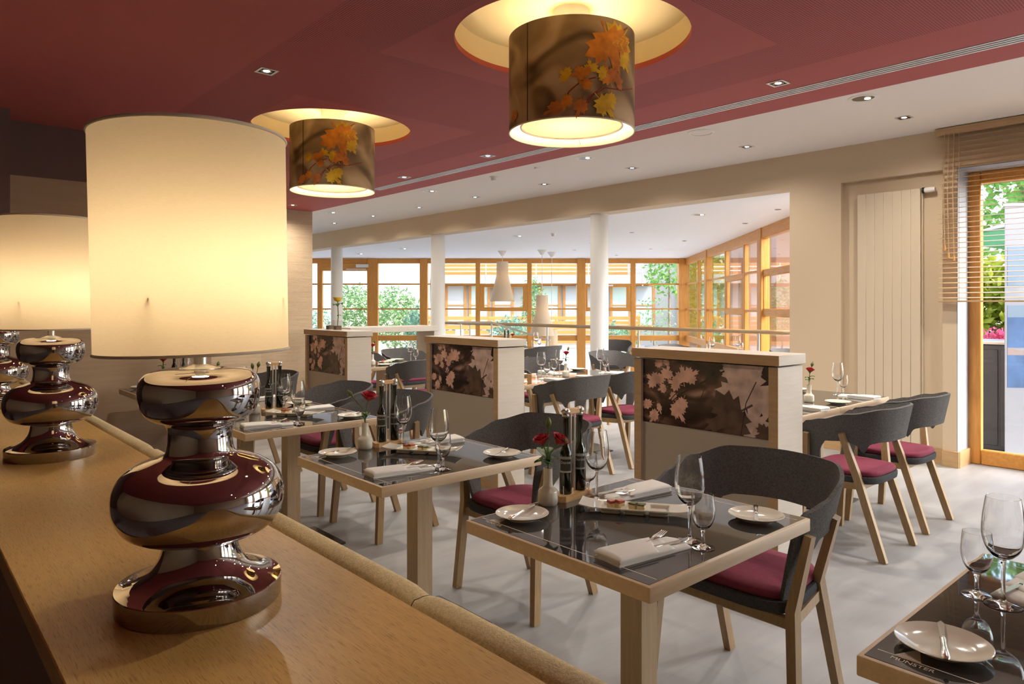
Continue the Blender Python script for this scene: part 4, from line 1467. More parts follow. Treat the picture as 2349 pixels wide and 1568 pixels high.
W['dish'] = MB().sheet(dish_top, 90, 30, .0035).mesh('dish', 'porcelain', ang=50)
df = MB()
for i in (-1, 0, 1):
    df.box(i * .0747 - .030, i * .0747 + .030, -.034, .034, 0, .009, b=.003)
W['dish_wells'] = df.mesh('dish_wells', 'porcelain')
W['cube_a'] = box_me('cheese_body', 'cheese', -.012, .012, -.012, .012, 0, .018, b=.002)
W['cube_ham'] = box_me('ham_slice', 'ham', -.0125, .0125, -.0125, .0125, .0175, .026, b=.002)
W['cube_herb'] = box_me('herb_crust', 'herb', -.0123, .0123, -.0123, .0123, .0178, .0225, b=.001)
# oil and vinegar bottles in a wooden stand
W['bottle'] = MB().lathe([(0, 0), (.0195, 0), (.0215, .003), (.0215, .128), (.0195, .142), (.013, .155), (.0108, .165), (.0108, .252), (.012, .255), (.012, .262), (0, .262)], 32).mesh('glass_body', 'bottle', ang=40)
W['cap'] = MB().lathe([(0, .258), (.010, .258), (.0125, .262), (.0125, .266), (.0095, .268), (.0135, .272), (.0165, .279), (.013, .286), (.006, .289), (0, .2895)], 24).mesh('stopper', 'steel', ang=50)


def wrap(z0, z1, half, rr):
    return MB().sheet(lambda u, v: (rr * math.cos((u * 2 - 1) * half), rr * math.sin((u * 2 - 1) * half), z0 + v * (z1 - z0)), 14, 1)


W['label'] = wrap(.074, .128, 1.15, .0217).mesh('label', 'label_grey')
W['label_in'] = wrap(.080, .119, .95, .0219).mesh('label_field', 'label_dark')
lt = text_mesh('Dorint', .0135, 'print_white', .0)
for v in lt.vertices:
    a = v.co.x / .0221
    v.co = Vector((.02215 * math.cos(a), .02215 * math.sin(a), .108 + v.co.y))
W['label_text'] = lt
lt2 = text_mesh('oil & vinegar', .0045, 'print_white', .0) if False else None
W['stand'] = MB().prism([(-.085, -.018), (-.07, -.030), (.07, -.030), (.085, .018), (.07, .030), (-.07, .030)], 0, .020).mesh('base', 'oak_block', smooth=False)
W['handle'] = box_me('handle', 'oak_block', -.028, .028, -.010, .010, .288, .306, b=.002)
W['rod'] = MB().tube([(0, 0, .018), (0, 0, .290)], .0032, 10).mesh('rod', 'steel')
W['pin'] = MB().tube([(0, 0, .018), (0, 0, .05)], .0018, 8).mesh('pin', 'steel')


# roses
def bloom_mesh(s=1.0, tight=1.0):
    b = MB()
    for k, (n, rr, hh, curl) in enumerate(((3, .007, .030, .1), (4, .012, .031, .25), (5, .017, .030, .5), (6, .022, .026, .8))):
        for i in range(n):
            a0 = 2 * PI * i / n + k * .7
            sp = 2.6 / n + .25

            def pet(u, v, a0=a0, sp=sp, rr=rr, hh=hh, curl=curl):
                t = u * 2 - 1
                a = a0 + t * sp * (0.35 + .65 * math.sin(min(1, v * 1.3) * PI / 2))
                r = rr * (0.25 + .75 * math.sin(v * PI * .55)) * tight + curl * .008 * v ** 3 * (1 + .4 * t * t)
                return (r * s * math.cos(a), r * s * math.sin(a), s * (hh * v * (1 - .12 * t * t) - .004 * curl * v ** 4))
            b.sheet(pet, 8, 6, .0006)
    return b.mesh('bloom', 'rose', ang=80)


BL = {1.0: bloom_mesh(1.35), .8: bloom_mesh(1.12, .9)}
BUD = MB().lathe([(0, 0), (.006, .003), (.0095, .012), (.008, .024), (.003, .034), (0, .035)], 12).mesh('bud', 'bud_green')
SEP = MB()
for i in range(5):
    a = 2 * PI * i / 5
    SEP.sheet(lambda u, v, a=a: ((.0035 + .0075 * math.sin(v * 2.3)) * math.cos(a + (u - .5) * 1.1 * (1 - v)), (.0035 + .0075 * math.sin(v * 2.3)) * math.sin(a + (u - .5) * 1.1 * (1 - v)), .028 * v), 4, 5, .0005)
SEP = SEP.mesh('sepals', 'stem', ang=80)
LEAFM = MB().sheet(lambda u, v: (.017 * (u * 2 - 1) * math.sin(PI * min(.999, v * .93 + .05)) ** .8, .048 * v, .006 * math.sin(v * PI) + .006 * abs(u * 2 - 1) - .012 * v * v), 6, 8, .0006).mesh('leaf', 'leaf', ang=80)


def rose(loc, tip, kind, label, leaves, group='roses in the vases', sc=1.0):
    r = thing('rose', label, 'rose', loc, 0, group)
    p0, p2 = Vector((0, 0, -.05)), Vector(tip)
    p1 = Vector((tip[0] * .25, tip[1] * .25, tip[2] * .55))
    obj('stem', MB().tube([p0, (0, 0, 0), p1, p2], [.002, .002, .002, .0022], 8).mesh('stem', 'stem'), r)
    d = (p2 - p1).normalized()
    rot = d.to_track_quat('Z', 'Y').to_euler()
    if kind == 'bud':
        obj('bud', BUD, r, p2, rot)
        obj('sepals', SEP, r, p2 - d * .003, rot)
    else:
        obj('bloom', BL[sc], r, p2, rot)
        obj('sepals', SEP, r, p2 - d * .006, rot)
    for i, (h, a, s) in enumerate(leaves):
        t = p1 * (h / p1.z) if h < p1.z else p1 + (p2 - p1) * ((h - p1.z) / (p2.z - p1.z))
        o = obj('leaf', LEAFM, r, t, (R(25), 0, R(a)))
        o.scale = (s, s, s)


def at(t, lx, ly):
    x, y, rz = t
    a = R(rz)
    return (x + lx * math.cos(a) - ly * math.sin(a), y + lx * math.sin(a) + ly * math.cos(a))


def put_glass(t, lx, ly, big, label):
    x, y = at(t, lx, ly)
    single('wine_glass' if big else 'water_glass', W['big' if big else 'small'], label, 'glass', (x, y, TH), 0, 'stemmed wine glasses' if big else 'small water glasses')


def put_plate(t, lx, ly, ang, where, knife=True):
    x, y = at(t, lx, ly)
    single('bread_plate', W['plate'], 'small cream bread plate ' + where, 'plate', (x, y, TH), 0, 'bread plates')
    if knife:
        k = thing('butter_knife', 'butter knife on the plate ' + where, 'knife', (x, y, TH + .0195), R(t[2] + ang), 'butter knives')
        k.rotation_euler.y = R(0)
        obj('handle', BKH, k)
        obj('blade', BKB, k)


BKH, BKB = bk_h.mesh('handle', 'cutlery'), bk_b.mesh('blade', 'cutlery')


def put_napkin(t, lx, ly, ang, where, cutlery=True):
    x, y = at(t, lx, ly)
    n = thing('napkin', 'folded white napkin pocket ' + where, 'napkin', (x, y, TH), R(t[2] + ang), 'folded napkins')
    for k, me in np_.items():
        obj(k, me, n)
    if cutlery:
        tt = (x, y, t[2] + ang)
        fx, fy = at(tt, .0, .012)
        single('fork', W['fork'], 'fork tucked in the napkin ' + where, 'fork', (fx, fy, TH + .0175), R(tt[2] + 14), 'forks in napkins')
        fx, fy = at(tt, .02, -.018)
        single('table_knife', W['knife'], 'knife tucked in the napkin ' + where, 'knife', (fx, fy, TH + .0140), R(tt[2] - 4), 'knives in napkins')


def put_stand(t, lx, ly, ang, where, caprot=0):
    x, y = at(t, lx, ly)
    s = thing('bottle_stand', 'oak bottle stand with steel rods ' + where, 'bottle stand', (x, y, TH), R(t[2] + ang), 'oil bottle stands')
    obj('base', W['stand'], s)
    obj('handle', W['handle'], s)
    for d in (-.010, .010):
        obj('rod', W['rod'], s, (d, 0, 0))
    for sx in (-1, 1):
        obj('pin', W['pin'], s, (sx * .062, -.012, 0))
    face = math.atan2(-y, -x)
    for sx, w in ((-1, 'left'), (1, 'right')):
        bx, by = at((x, y, t[2] + ang), sx * .037, 0)
        b = thing('oil_bottle', '%s dark oil bottle with silver stopper %s' % (w, where), 'bottle', (bx, by, TH + .020), face, 'oil bottles')
        obj('glass_body', W['bottle'], b)
        obj('stopper', W['cap'], b)
        l = obj('label', W['label'], b)
        obj('label_field', W['label_in'], l)
        obj('label_text', W['label_text'], l)


def put_vase(t, lx, ly, where, kind):
    x, y = at(t, lx, ly)
    single('bud_vase', W['vase'], 'small white porcelain bud vase ' + where, 'vase', (x, y, TH), 0, 'bud vases')
    L_ = (x, y, TH + .118)
    gx, gy = gw(1, 0)[0], gw(1, 0)[1]        # sideways as seen from the counter
    fx, fy = -GS, -GC

    def off(s, d, h):
        return (gx * s + fx * d, gy * s + fy * d, h)
    a0 = math.degrees(math.atan2(gy, gx)) - 90
    if kind == 0:
        rose(L_, off(.030, .012, .085), 'bloom', 'dark red rose leaning right ' + where, [(.012, a0 - 80, 1.1), (.02, a0 - 140, 1.0), (.085, a0 - 50, 1.0)], sc=.8)
        rose(L_, off(-.016, .006, .082), 'bloom', 'dark red rose leaning left ' + where, [(.03, a0 + 100, 1.7), (.012, a0 + 200, 1.0), (.02, a0 + 30, .9)], sc=.8)
        rose(L_, off(.002, -.004, .135), 'bud', 'tall green rose bud in the vase ' + where, [(.05, a0 + 60, .8)])
    elif kind == 1:
        rose(L_, off(.016, .010, .105), 'bloom', 'large open red rose in the vase ' + where, [(.02, a0 + 120, .9), (.03, a0 - 60, 1.0), (.015, a0 + 200, .9)], sc=1.0)
        rose(L_, off(-.060, .004, .125), 'bud', 'rose bud leaning left in the vase ' + where, [(.03, a0 + 90, .9)])
    elif kind == 2:
        rose(L_, off(-.012, 0, .155), 'bud', 'left tall green bud in the vase ' + where, [(.05, a0 + 60, .7)])
        rose(L_, off(.022, .004, .165), 'bud', 'right tall green bud in the vase ' + where, [(.04, a0 - 60, .7)])
        rose(L_, off(-.010, .015, .085), 'bloom', 'small red rose between two buds ' + where, [(.02, a0 + 160, .8)], sc=.8)
    else:
        rose(L_, off(.004, .004, .085), 'bloom', 'red rose in the vase ' + where, [(.02, a0 + 100, .9), (.03, a0 - 70, .9), (.04, a0 + 200, .8)], sc=.8)
        rose(L_, off(.020, -.004, .125), 'bud', 'rose bud in the vase ' + where, [(.05, a0 - 30, .7)])


def put_dish(t, lx, ly, ang, where, cubes):
    x, y = at(t, lx, ly)
    d = thing('serving_dish', 'long white serving dish of canapes ' + where, 'dish', (x, y, TH), R(t[2] + ang), 'serving dishes')
    obj('dish', W['dish'], d)
    obj('wells', W['dish_wells'], d)
    spots = [(-.075, .004, 'ham'), (-.048, -.002, 'ham'), (-.006, .006, 'herb'), (.020, -.002, 'herb')]
    nm = ('leftmost', 'second from left', 'third from left', 'rightmost')
    for (cx_, cy_, k), w in list(zip(spots, nm))[:cubes]:
        px, py = at((x, y, t[2] + ang), cx_, cy_)
        c = thing('canape', '%s cheese canape with %s %s' % (w, k if k == 'ham' else 'herbs', where), 'canape', (px, py, TH + .0075 if abs(cx_) not in (.048,) else TH + .012), R(random.uniform(-25, 25)), 'cheese canapes')
        obj('cheese', W['cube_a'], c)
        obj('topping', W['cube_ham' if k == 'ham' else 'cube_herb'], c)


def setting(t, where, sides, rose_kind=3, skip=(), detail=True, cubes=4):
    a, b = sides
    for sg, w in ((-1, a), (1, b)):
        ww = 'at the %s of %s' % (w, where)
        if ('big', sg) not in skip:
            put_glass(t, sg * .06, sg * .225, True, 'tall wine glass ' + ww)
        if ('small', sg) not in skip:
            put_glass(t, sg * .078, sg * .280, False, 'small water glass ' + ww)
        if ('plate', sg) not in skip:
            put_plate(t, sg * .265, -sg * .245, 20 if sg < 0 else 210, ww, detail)
        if ('napkin', sg) not in skip:
            put_napkin(t, sg * .218, sg * .195, -8 if sg < 0 else 172, ww, detail)
    if 'dish' not in skip:
        put_dish(t, .045, .05, -56, 'on ' + where, cubes)
    if 'vase' not in skip:
        put_vase(t, -.095, .303, 'on ' + where, rose_kind)
    if 'stand' not in skip:
        put_stand(t, .030, .308, 3, 'on ' + where)


BS = ('bench side', 'chair side')
T1, T2, T3, T4, T5, T0 = (1.745, 1.365, 0), (1.757, 2.575, 0), (1.795, 3.965, 0), (1.795, 4.667, 0), (1.80, 5.88, 0), (1.78, .212, 0)
DT = 'oak edged table with black glass top, '
table(*T1[:2], 0, DT + 'nearest whole one', True)
table(*T2[:2], 0, DT + 'second along the bench', True)
table(*T3[:2], 0, DT + 'third along the bench, right of the big lamp')
table(*T4[:2], 0, DT + 'fourth along the bench, joined behind the third')
table(*T5[:2], 0, DT + 'last along the bench, behind the big lamp')
table(*T0[:2], 0, DT + 'cut by the lower right corner', True)
setting(T1, 'the nearest whole table', BS, 0)
setting(T2, 'the second bench table', BS, 1)
setting(T3, 'the third bench table', BS, 2)
setting(T4, 'the fourth bench table', BS, 3, skip=('dish', 'stand', ('small', -1)), detail=False)
setting(T5, 'the last bench table', BS, 3, skip=('dish', ('big', -1), ('small', -1), ('napkin', -1)), detail=False)
setting(T0, 'the corner table', BS, 0, skip=('dish', 'vase', 'stand', ('big', -1), ('small', -1), ('napkin', -1), ('plate', 1)))
NS = ('near side', 'far side')
B11, B12 = (4.215, 2.335, 90), (5.025, 2.335, 90)


def wide_table(x, y, label):
    table(x, y, 0, label, lines=False)


wide_table(4.215, 2.335, DT + 'right of the nearest partition')
wide_table(5.025, 2.335, DT + 'nearest to the radiator')
setting(B12, 'the table nearest the radiator', NS, 3, skip=('dish', 'stand'), detail=False)
setting(B11, 'the table right of the nearest partition', NS, 3, skip=('dish', 'stand', 'vase', ('big', 1), ('small', 1), ('plate', 1), ('napkin', 1)), detail=False)
wide_table(4.215, 4.635, DT + 'behind the middle partition')
wide_table(5.025, 4.635, DT + 'between middle and nearest partitions')
setting((4.215, 4.635, 90), 'the table behind the middle partition', NS, 3, skip=('vase',), detail=False, cubes=2)
setting((5.025, 4.635, 90), 'the table left of the nearest partition', NS, 3, skip=('dish', 'stand'), detail=False)
wide_table(4.215, 6.945, DT + 'between farthest and middle partitions')
wide_table(5.025, 6.945, DT + 'farther one between farthest and middle partitions')
setting((4.35, 6.945, 90), 'the table by the farthest partition', NS, 3, detail=False, cubes=2)
wide_table(7.35, 7.98, DT + 'left of the nearest round column')
setting((7.35, 7.98, 90), 'the table left of the nearest column', NS, 3, skip=('dish',), detail=False)
wide_table(8.55, 5.22, DT + 'hidden low behind the nearest partition')
setting((8.55, 5.22, 90), 'the far table behind the nearest partition', NS, 3, skip=('dish', 'vase', 'stand', ('plate', 1), ('plate', -1), ('napkin', 1), ('napkin', -1)), detail=False)

# things on and behind the farthest partition
gv = MB().box(-.035, .035, -.035, .035, 0, .10, b=.004)
for (y, sx), t in (((6.78, 'clear'), 'square glass pot with a plant on the farthest partition'), ((6.95, 'small'), 'low clear glass pot on the farthest partition')):
    p = thing('glass_pot', t, 'pot', (3.585, y, 1.15))
    obj('pot', gv.mesh('pot', 'glass_pot'), p)
    obj('soil', box_me('soil', 'bark', -.03, .03, -.03, .03, .004, .045), p)
pl = thing('sunflower', 'small yellow flower with two big leaves in the glass pot', 'flower', (3.585, 6.78, 1.195))
obj('stem', MB().tube([(0, 0, 0), (.01, 0, .1), (0, 0, .28)], .005, 8).mesh('stem', 'stem'), pl)
for a, h, s in ((-10, .20, 2.2), (165, .21, 2.2), (60, .10, 1.0)):
    o = obj('leaf', LEAFM, pl, (0, 0, h), (R(20), 0, R(a + 138)))
    o.scale = (s, s, s)
obj('bloom', MB().lathe([(0, .25), (.03, .262), (.05, .30), (.02, .30), (0, .29)], 14).mesh('bloom', 'leaf_yellow'), pl)
cs = thing('console', 'pale wooden console behind the farthest partition', 'console', (5.6, 9.05, 0), R(0))
obj('top', box_me('top', 'oak_pale', -.75, .75, -.25, .25, 1.02, 1.10, b=.004), cs)
for x in (-.72, .68):
    obj('side', box_me('side', 'oak_pale', x, x + .05, -.24, .24, 0, 1.02, b=.003), cs)
obj('shelf', box_me('shelf', 'oak_frame', -.67, .68, -.22, .22, .55, .62, b=.003), cs)


# ================================================================== OUTSIDE
def foliage(n, rx, ry, rz, leaf, mat, cz=0.0, seed=1, shell_=0.55, asp=.45):
    rnd = random.Random(seed)
    vs, fs = [], []
    for i in range(n):
        while True:
            p = Vector((rnd.uniform(-1, 1), rnd.uniform(-1, 1), rnd.uniform(-1, 1)))
            if shell_ < p.length < 1:
                break
        p = Vector((p.x * rx, p.y * ry, p.z * rz + cz)) * 1.0
        d = Vector((rnd.uniform(-1, 1), rnd.uniform(-1, 1), rnd.uniform(-.6, 1))).normalized()
        s = d.cross(Vector((rnd.uniform(-1, 1), rnd.uniform(-1, 1), rnd.uniform(-1, 1)))).normalized()
        l = leaf * rnd.uniform(.6, 1.3)
        w = l * asp * .5
        k = len(vs)
        vs += [p, p + d * l * .5 + s * w, p + d * l, p + d * l * .5 - s * w]
        fs.append((k, k + 1, k + 2, k + 3))
    return MB().add(vs, fs)


def flat_mesh(mb, name, mat):
    me = bpy.data.meshes.new(name)
    me.from_pydata([tuple(v) for v in mb.v], [], mb.f)
    me.materials.append(MAT[mat])
    return me


def bush(loc, rx, rz, h, label, mat, n=900, leaf=.14, pot=None, seed=1, group='bushes outside', trunk=.04, asp=.3, cat='bush'):
    b = thing('bush' if cat == 'bush' else 'tree', label, cat, loc, 0, group)
    z0 = 0
    if pot:
        z0 = .5
        pp = obj('planter', MB().lathe([(0, 0), (.26, 0), (.34, .52), (.36, .52), (.36, .56), (.30, .56), (.28, .48), (0, .48)], 24).mesh('planter', pot), b)
    obj('trunk', MB().tube([(0, 0, z0 - .03), (.05, .03, h * .5), (0, 0, h)], [trunk, trunk * .8, trunk * .3], 8).mesh('trunk', 'bark'), b)
    f = obj('foliage', flat_mesh(foliage(n, rx, rx, rz, leaf, mat, h, seed, .3, asp), 'foliage', mat), b)
    f['kind'] = 'stuff'
    return b


def g3(px, zc, z):
    """a spot outside, by its bearing and distance"""
    a = (px - 1174.5) / 1617
    return (*gw(a * zc, zc), z)


GG = -.62
# far house, a frame of its own turned like the winter garden
ZH = 36.0
hs = thing('apartment_house', 'sunlit cream house with larch balcony storey seen through the garden windows', 'building', (0, 0, GG), GA)
obj('wall', box_me('wall', 'facade', -4.2, 9.6, ZH, ZH + 3, 0, 9), hs)
obj('upper_cladding', box_me('upper_cladding', 'facade_wood', -3.8, 5.9, ZH - .04, ZH, 3.5, 6.4), hs)
obj('balcony_slab', box_me('balcony_slab', 'facade', -3.9, 7.0, ZH - .9, ZH, 3.08, 3.55), hs)
for i in range(5):
    obj('balcony_rail', MB().tube([(-3.9, ZH - .9, 3.72 + i * .19), (6.6, ZH - .9, 3.72 + i * .19)], .025, 8).mesh('balcony_rail', 'column'), hs)
for x in (-3.85, -1.3, 1.2, 3.8, 6.5):
    obj('balcony_post', MB().tube([(x, ZH - .9, 3.0), (x, ZH - .9, 4.7)], .03, 8).mesh('balcony_post', 'steel'), hs)
for i, x in enumerate((-3.4, -2.2, -1.0, 1.4, 2.6, 5.0, 6.2)):
    wd = obj('window', MB().box(x, x + .12, ZH - .08, ZH, .9, 3.2).box(x + .96, x + 1.08, ZH - .08, ZH, .9, 3.2).box(x + .12, x + .96, ZH - .08, ZH, 3.02, 3.2).box(x + .12, x + .96, ZH - .08, ZH, .9, 1.02).box(x + .12, x + .96, ZH - .07, ZH, 2.0, 2.06).mesh('window', 'facade_wood'), hs)
    obj('glazing', box_me('glazing', 'house_glass' if i % 2 else 'curtain', x + .12, x + .96, ZH - .03, ZH - .01, 1.02, 3.02), wd)
    wd = obj('window', MB().box(x, x + .1, ZH - .1, ZH - .04, 4.2, 6.2).box(x + .9, x + 1.0, ZH - .1, ZH - .04, 4.2, 6.2).mesh('window', 'larch'), hs)
    obj('glazing', box_me('glazing', 'curtain', x + .1, x + .9, ZH - .06, ZH - .041, 4.9, 6.2), wd)
fn = thing('slat_fence', 'low larch slat fence in front of the cream house', 'fence', (0, 0, GG), GA)
for i in range(6):
    obj('slat', box_me('slat', 'facade_wood', -4.0, 6.0, ZH - 3.05, ZH - 3.0, .25 + i * .22, .41 + i * .22), fn)
for x in (-4, -2, 0, 2, 4, 5.9):
    obj('post', box_me('post', 'larch', x, x + .1, ZH - 3.0, ZH - 2.9, 0, 1.6), fn)
h2 = thing('garden_house', 'plain cream house wall with a stone base, left through the garden door', 'building', (0, 0, GG), GA)
obj('wall', box_me('wall', 'facade', -14, -4.45, 31, 34, 0, 8), h2)
obj('stone_base', box_me('stone_base', 'stone', -14, -4.4, 30.9, 31.0, 0, 2.2), h2)
h3 = thing('side_house', 'bright cream house wall behind the tree, at the garden corner', 'building', (0, 0, GG), GA)
obj('wall', box_me('wall', 'facade', 9.7, 22, 33, 36, 0, 7), h3)
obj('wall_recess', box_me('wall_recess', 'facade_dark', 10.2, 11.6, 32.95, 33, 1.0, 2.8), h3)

bush(g3(815, 24, GG), .75, 1.0, 1.75, 'green oleander bush seen through the garden door', 'bush', 1500, .17, 'planter_grey', 3)
bush(g3(905, 23, GG), .95, 1.0, 1.6, 'wide green oleander bush right of the garden door', 'bush', 1900, .17, None, 4)
bush(g3(958, 20.6, GG), .40, .75, 1.25, 'blue green oleander in a teal planter left of the middle column', 'bush_blue', 900, .16, 'planter', 5)
bush(g3(735, 25, GG), .5, .7, 1.2, 'bush in a grey planter at the left end of the garden', 'bush_blue', 600, .15, 'planter_grey', 6)
bush(g3(1170, 24, GG), .70, .65, 1.0, 'blue green bush below the highest cone lamp', 'bush_blue', 1300, .17, None, 7)
bush(g3(1222, 25, GG), .42, 1.2, 1.9, 'slim green bush behind the lower cone lamp', 'bush', 900, .16, None, 8)
bush(g3(1400, 24, GG), .5, .55, .9, 'low blue green bush right of the nearest column', 'bush_blue', 800, .16, None, 9)
bush(g3(1437, 25, GG), .4, .5, .8, 'small bush left of the corner window', 'bush', 500, .15, None, 10)
bush(g3(1535, 26, GG), .9, 1.3, 3.6, 'loose tree with yellow green leaves at the corner window', 'tree_green', 900, .18, None, 11, 'trees outside', .06, .5, 'tree')
bush(g3(1500, 25, GG), .8, .9, 1.5, 'sparse climbing shrub against the bright wall', 'bush', 260, .12, None, 12, asp=.5)
bush(g3(1602, 31, GG), .9, 2.0, 2.6, 'yellow tree beyond the garden side windows', 'tree_yellow', 1600, .2, None, 13, 'trees outside', .08, .5, 'tree')
bush(g3(1665, 20.5, GG), 1.0, 2.2, 2.6, 'broad yellow tree right of the garden corner', 'tree_yellow', 2200, .2, None, 14, 'trees outside', .08, .5, 'tree')
bush(g3(1725, 27, GG), 1.3, 1.6, 2.6, 'yellow green tree behind the side window handles', 'tree_yellow', 1600, .2, None, 15, 'trees outside', .08, .5, 'tree')
bush(g3(1815, 18.5, GG), 1.0, 1.9, 2.9, 'green tree outside near the wall corner', 'tree_green', 1600, .2, None, 16, 'trees outside', .08, .5, 'tree')
cb = MB().box(-.22, .22, -.22, .22, 0, 4.2, b=.02)
cbm = cb.mesh('pillar', 'brick_col')
for px, z, t in ((1693, 17.5, 'red brown outside pillar left of the window handle'), (1722, 16, 'red brown outside pillar behind the side windows'), (1795, 13.8, 'red brown outside pillar next to the wall corner')):
    single('pillar', cbm, t, 'pillar', g3(px, z, GG), GA, 'outside pillars')
cano = thing('canopy_roof', 'pale canopy roof above the outside pillars', 'roof', (0, 0, GG), GA)
obj('slab', box_me('slab', 'reveal', 4.9, 6.8, 10.5, 19, 4.05, 4.25), cano)
obj('fascia', box_me('fascia', 'facade_dark', 6.8, 6.9, 10.5, 19, 3.95, 4.25), cano)


def bike(loc, rz, label):
    b = thing('bicycle', label, 'bicycle', loc, rz, 'parked bicycles')
    wh = MB().tube([(0, .33 * math.cos(2 * PI * i / 28), .33 + .33 * math.sin(2 * PI * i / 28)) for i in range(29)], .022, 6, caps=False).mesh('wheel', 'tyre')
    for y in (-.52, .52):
        obj('wheel', wh, b, (0, y, 0))
    obj('frame', MB().tube([(0, -.52, .33), (0, -.1, .3), (0, .40, .78), (0, -.2, .72), (0, -.1, .3)], .022, 8).tube([(0, -.2, .72), (0, -.24, .95)], .018, 8).tube([(0, .52, .33), (0, .38, 1.0)], .02, 8).mesh('frame', 'bike'), b)
    obj('saddle', box_me('saddle', 'tyre', -.07, .07, -.36, -.10, .94, 1.0, b=.02), b)
    obj('handlebar', MB().tube([(-.28, .30, 1.04), (-.1, .38, 1.02), (.1, .38, 1.02), (.28, .30, 1.04)], .018, 8).mesh('handlebar', 'tyre'), b)
    obj('basket', box_me('basket', 'bike', -.16, .16, .45, .72, .8, 1.05, b=.02), b)


for i, (px, t) in enumerate(((1015, 'leftmost'), (1052, 'second'), (1090, 'third'), (1130, 'rightmost'))):
    bike(g3(px, 29, GG), GA + R(180 + 8 * (i % 2)), '%s parked white bicycle outside the garden windows' % t)


def terrace_chair(loc, rz, label):
    c = thing('terrace_chair', label, 'chair', loc, rz, 'blue grey terrace chairs')
    obj('seat', box_me('seat', 'terrace', -.24, .24, -.22, .24, .42, .46, b=.01), c)
    obj('backrest', MB().box(-.24, .24, -.25, -.22, .5, .92, b=.01, mtx=Matrix.Rotation(R(8), 4, 'X')).mesh('backrest', 'terrace'), c)
    for sx in (-1, 1):
        for y in (-.2, .22):
            obj('leg', MB().tube([(sx * .23, y, 0), (sx * .22, y * .9, .43)], .014, 8).mesh('leg', 'steel'), c)
        obj('armrest', MB().tube([(sx * .25, .22, .43), (sx * .26, .2, .66), (sx * .25, -.25, .68)], .014, 8).mesh('armrest', 'steel'), c)


for px, z, a, t in ((1010, 21, 20, 'terrace chair outside, right of the middle column'), (1046, 22.3, 200, 'terrace chair outside, under the stair rail'), (1185, 21, 10, 'terrace chair outside below the highest cone lamp'),
                    (1395, 20.5, 150, 'terrace chair outside, right of the nearest column'), (1440, 19.6, 100, 'terrace chair outside, below the low bush'), (1475, 20.5, 30, 'terrace chair outside, at the corner window')):
    terrace_chair(g3(px, z, GG), GA + R(a), t)

# terrace beyond the right window
TG = -.03
hd = thing('hedge', 'clipped yellow green hedge with pale blossom beyond the right window', 'hedge', (14.6, 3.0, -.47))
h_ = obj('foliage', flat_mesh(foliage(9500, .9, 3.4, 1.15, .19, 'tree_yellow', 1.5, 31, .35, .7), 'foliage', 'tree_yellow'), hd)
h_['kind'] = 'stuff'
obj('trunk', MB().tube([(0, 0, 0), (0, 0, 1.0)], .08, 8).mesh('trunk', 'bark'), hd)
bush((19.2, 4.2, -.47), 2.6, 2.3, 5.0, 'broad green tree above the white parasol', 'tree_green', 3200, .26, None, 32, 'trees outside', .16, .5, 'tree')
bush((21.0, -1.8, -.47), 2.6, 2.2, 4.0, 'green tree far right beyond the terrace', 'tree_green', 2600, .26, None, 33, 'trees outside', .16, .5, 'tree')
pa = thing('parasol', 'large white terrace parasol beyond the right window', 'parasol', (10.4, 0.75, TG))
n8 = 8
cv = [(0, 0, 2.95)] + [(1.9 * math.cos(2 * PI * i / n8 + .3), 1.9 * math.sin(2 * PI * i / n8 + .3), 2.34) for i in range(n8)]
cv2 = [(x, y, z - .02) for x, y, z in cv]
fs = [(0, 1 + i, 1 + (i + 1) % n8) for i in range(n8)] + [(9, 10 + (i + 1) % n8, 10 + i) for i in range(n8)] + [(1 + i, 10 + i, 10 + (i + 1) % n8, 1 + (i + 1) % n8) for i in range(n8)]
obj('canopy', MB().add(cv + cv2, fs).mesh('canopy', 'parasol', smooth=False), pa)
obj('valance', MB().lathe([(1.88, 2.34), (1.88, 2.14)], 8, a0=.3).mesh('valance', 'green_cloth', smooth=False), pa)
obj('pole', MB().tube([(0, 0, .1), (0, 0, 2.98)], .03, 10).mesh('pole', 'steel'), pa)
obj('foot', box_me('foot', 'stone', -.35, .35, -.35, .35, 0, .1, b=.01), pa)

bn_ = thing('banner', 'tall white roll-up banner with blue seaside picture outside the right window', 'banner', (8.02, 1.50, TG), R(-52))
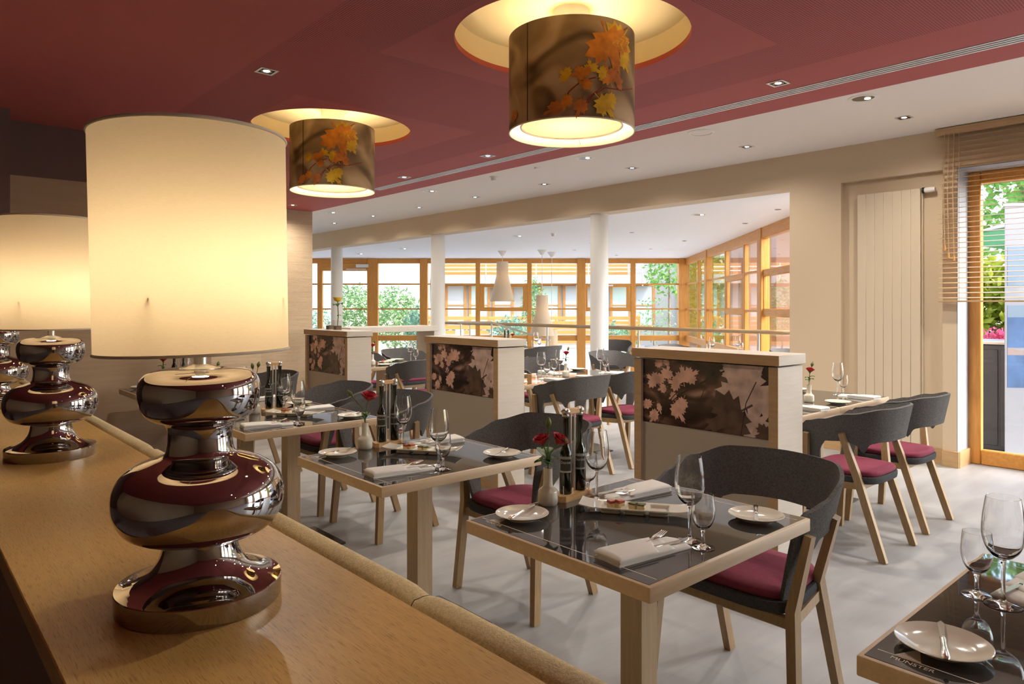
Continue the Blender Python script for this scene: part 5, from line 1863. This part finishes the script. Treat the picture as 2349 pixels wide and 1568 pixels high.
# local x along the banner, picture faces away from the window
obj('stand', box_me('stand', 'steel', -.45, .45, -.08, .08, 0, .07, b=.01), bn_)
sh_ = obj('sheet', box_me('sheet', 'banner', -.42, .42, -.004, .004, .07, 2.36), bn_)
obj('top_bar', box_me('top_bar', 'steel', -.43, .43, -.01, .01, 2.355, 2.385, b=.003), bn_)
for nm, m, z0, z1 in (('picture_top', 'banner_pale', 1.62, 1.98), ('picture_sky', 'banner_sky', 1.05, 1.33), ('picture_band', 'banner_pale', 1.33, 1.44), ('picture_sea', 'banner_sky', .68, .98)):
    obj(nm, MB().box(-.40, .40, .004, .0055, z0, z1).box(-.40, .40, -.0055, -.004, z0, z1).mesh(nm, m), bn_)
obj('picture_rock', MB().prism([(-.40, .98), (.40, .98), (.40, 1.06), (.22, 1.10), (.05, 1.04), (-.12, 1.09), (-.28, 1.02), (-.40, 1.05)], -.0058, .0058, Matrix.Rotation(R(90), 4, 'X')).mesh('picture_rock', 'banner_rock', smooth=False), bn_)
tm = text_mesh('burg', .17, 'banner_text', .0005)
obj('lettering', tm, bn_, (.12, .0052, .42), (R(90), 0, R(180)))
obj('lettering', text_mesh('nen.', .09, 'banner_text', .0005), bn_, (.12, .0052, .56), (R(90), 0, R(180)))
ca = thing('terrace_cabinet', 'tall dark bar cabinet standing outside the right window', 'cabinet', (8.55, 2.08, TG), R(5))
obj('body', box_me('body', 'cabinet_dark', -.3, .3, -.42, .30, 0, 1.05, b=.01), ca)
obj('door', box_me('door', 'cabinet_dark', -.315, -.30, -.40, -.07, .05, 1.0, b=.004), ca)
obj('door', box_me('door', 'cabinet_dark', -.315, -.30, -.05, .28, .05, 1.0, b=.004), ca)
obj('top', box_me('top', 'steel', -.33, .33, -.45, .33, 1.05, 1.08, b=.004), ca)
cr = thing('car', 'pale green parked car roof showing behind the dark cabinet', 'car', (12.4, 4.2, -.47), R(84))
obj('body', MB().box(-2.0, 2.0, -.8, .8, .3, .85, b=.12, seg=3).mesh('body', 'car'), cr)
obj('cabin', MB().prism([(-1.2, .85), (1.0, .85), (.6, 1.4), (-.7, 1.4)], -.72, .72, Matrix.Rotation(R(90), 4, 'X')).mesh('cabin', 'house_glass', smooth=False), cr)
for x in (-1.25, 1.25):
    for y in (-.8, .62):
        obj('wheel', MB().lathe([(0, 0), (.32, 0), (.32, .18), (0, .18)], 24, Matrix.Translation((0, .18, 0)) @ Matrix.Rotation(R(90), 4, 'X')).mesh('wheel', 'tyre'), cr, (x, y, .32))
fp = thing('flower_pot', 'pink flowers on the ledge behind the dark cabinet', 'flowers', (9.25, 2.2, TG))
obj('pot', MB().lathe([(0, 0), (.14, 0), (.17, .98), (0, .98)], 20).mesh('pot', 'planter_grey'), fp)
f_ = obj('blossom', flat_mesh(foliage(220, .22, .22, .12, .06, 'pink', 1.08, 40, .2, .8), 'blossom', 'pink'), fp)
f_['kind'] = 'stuff'
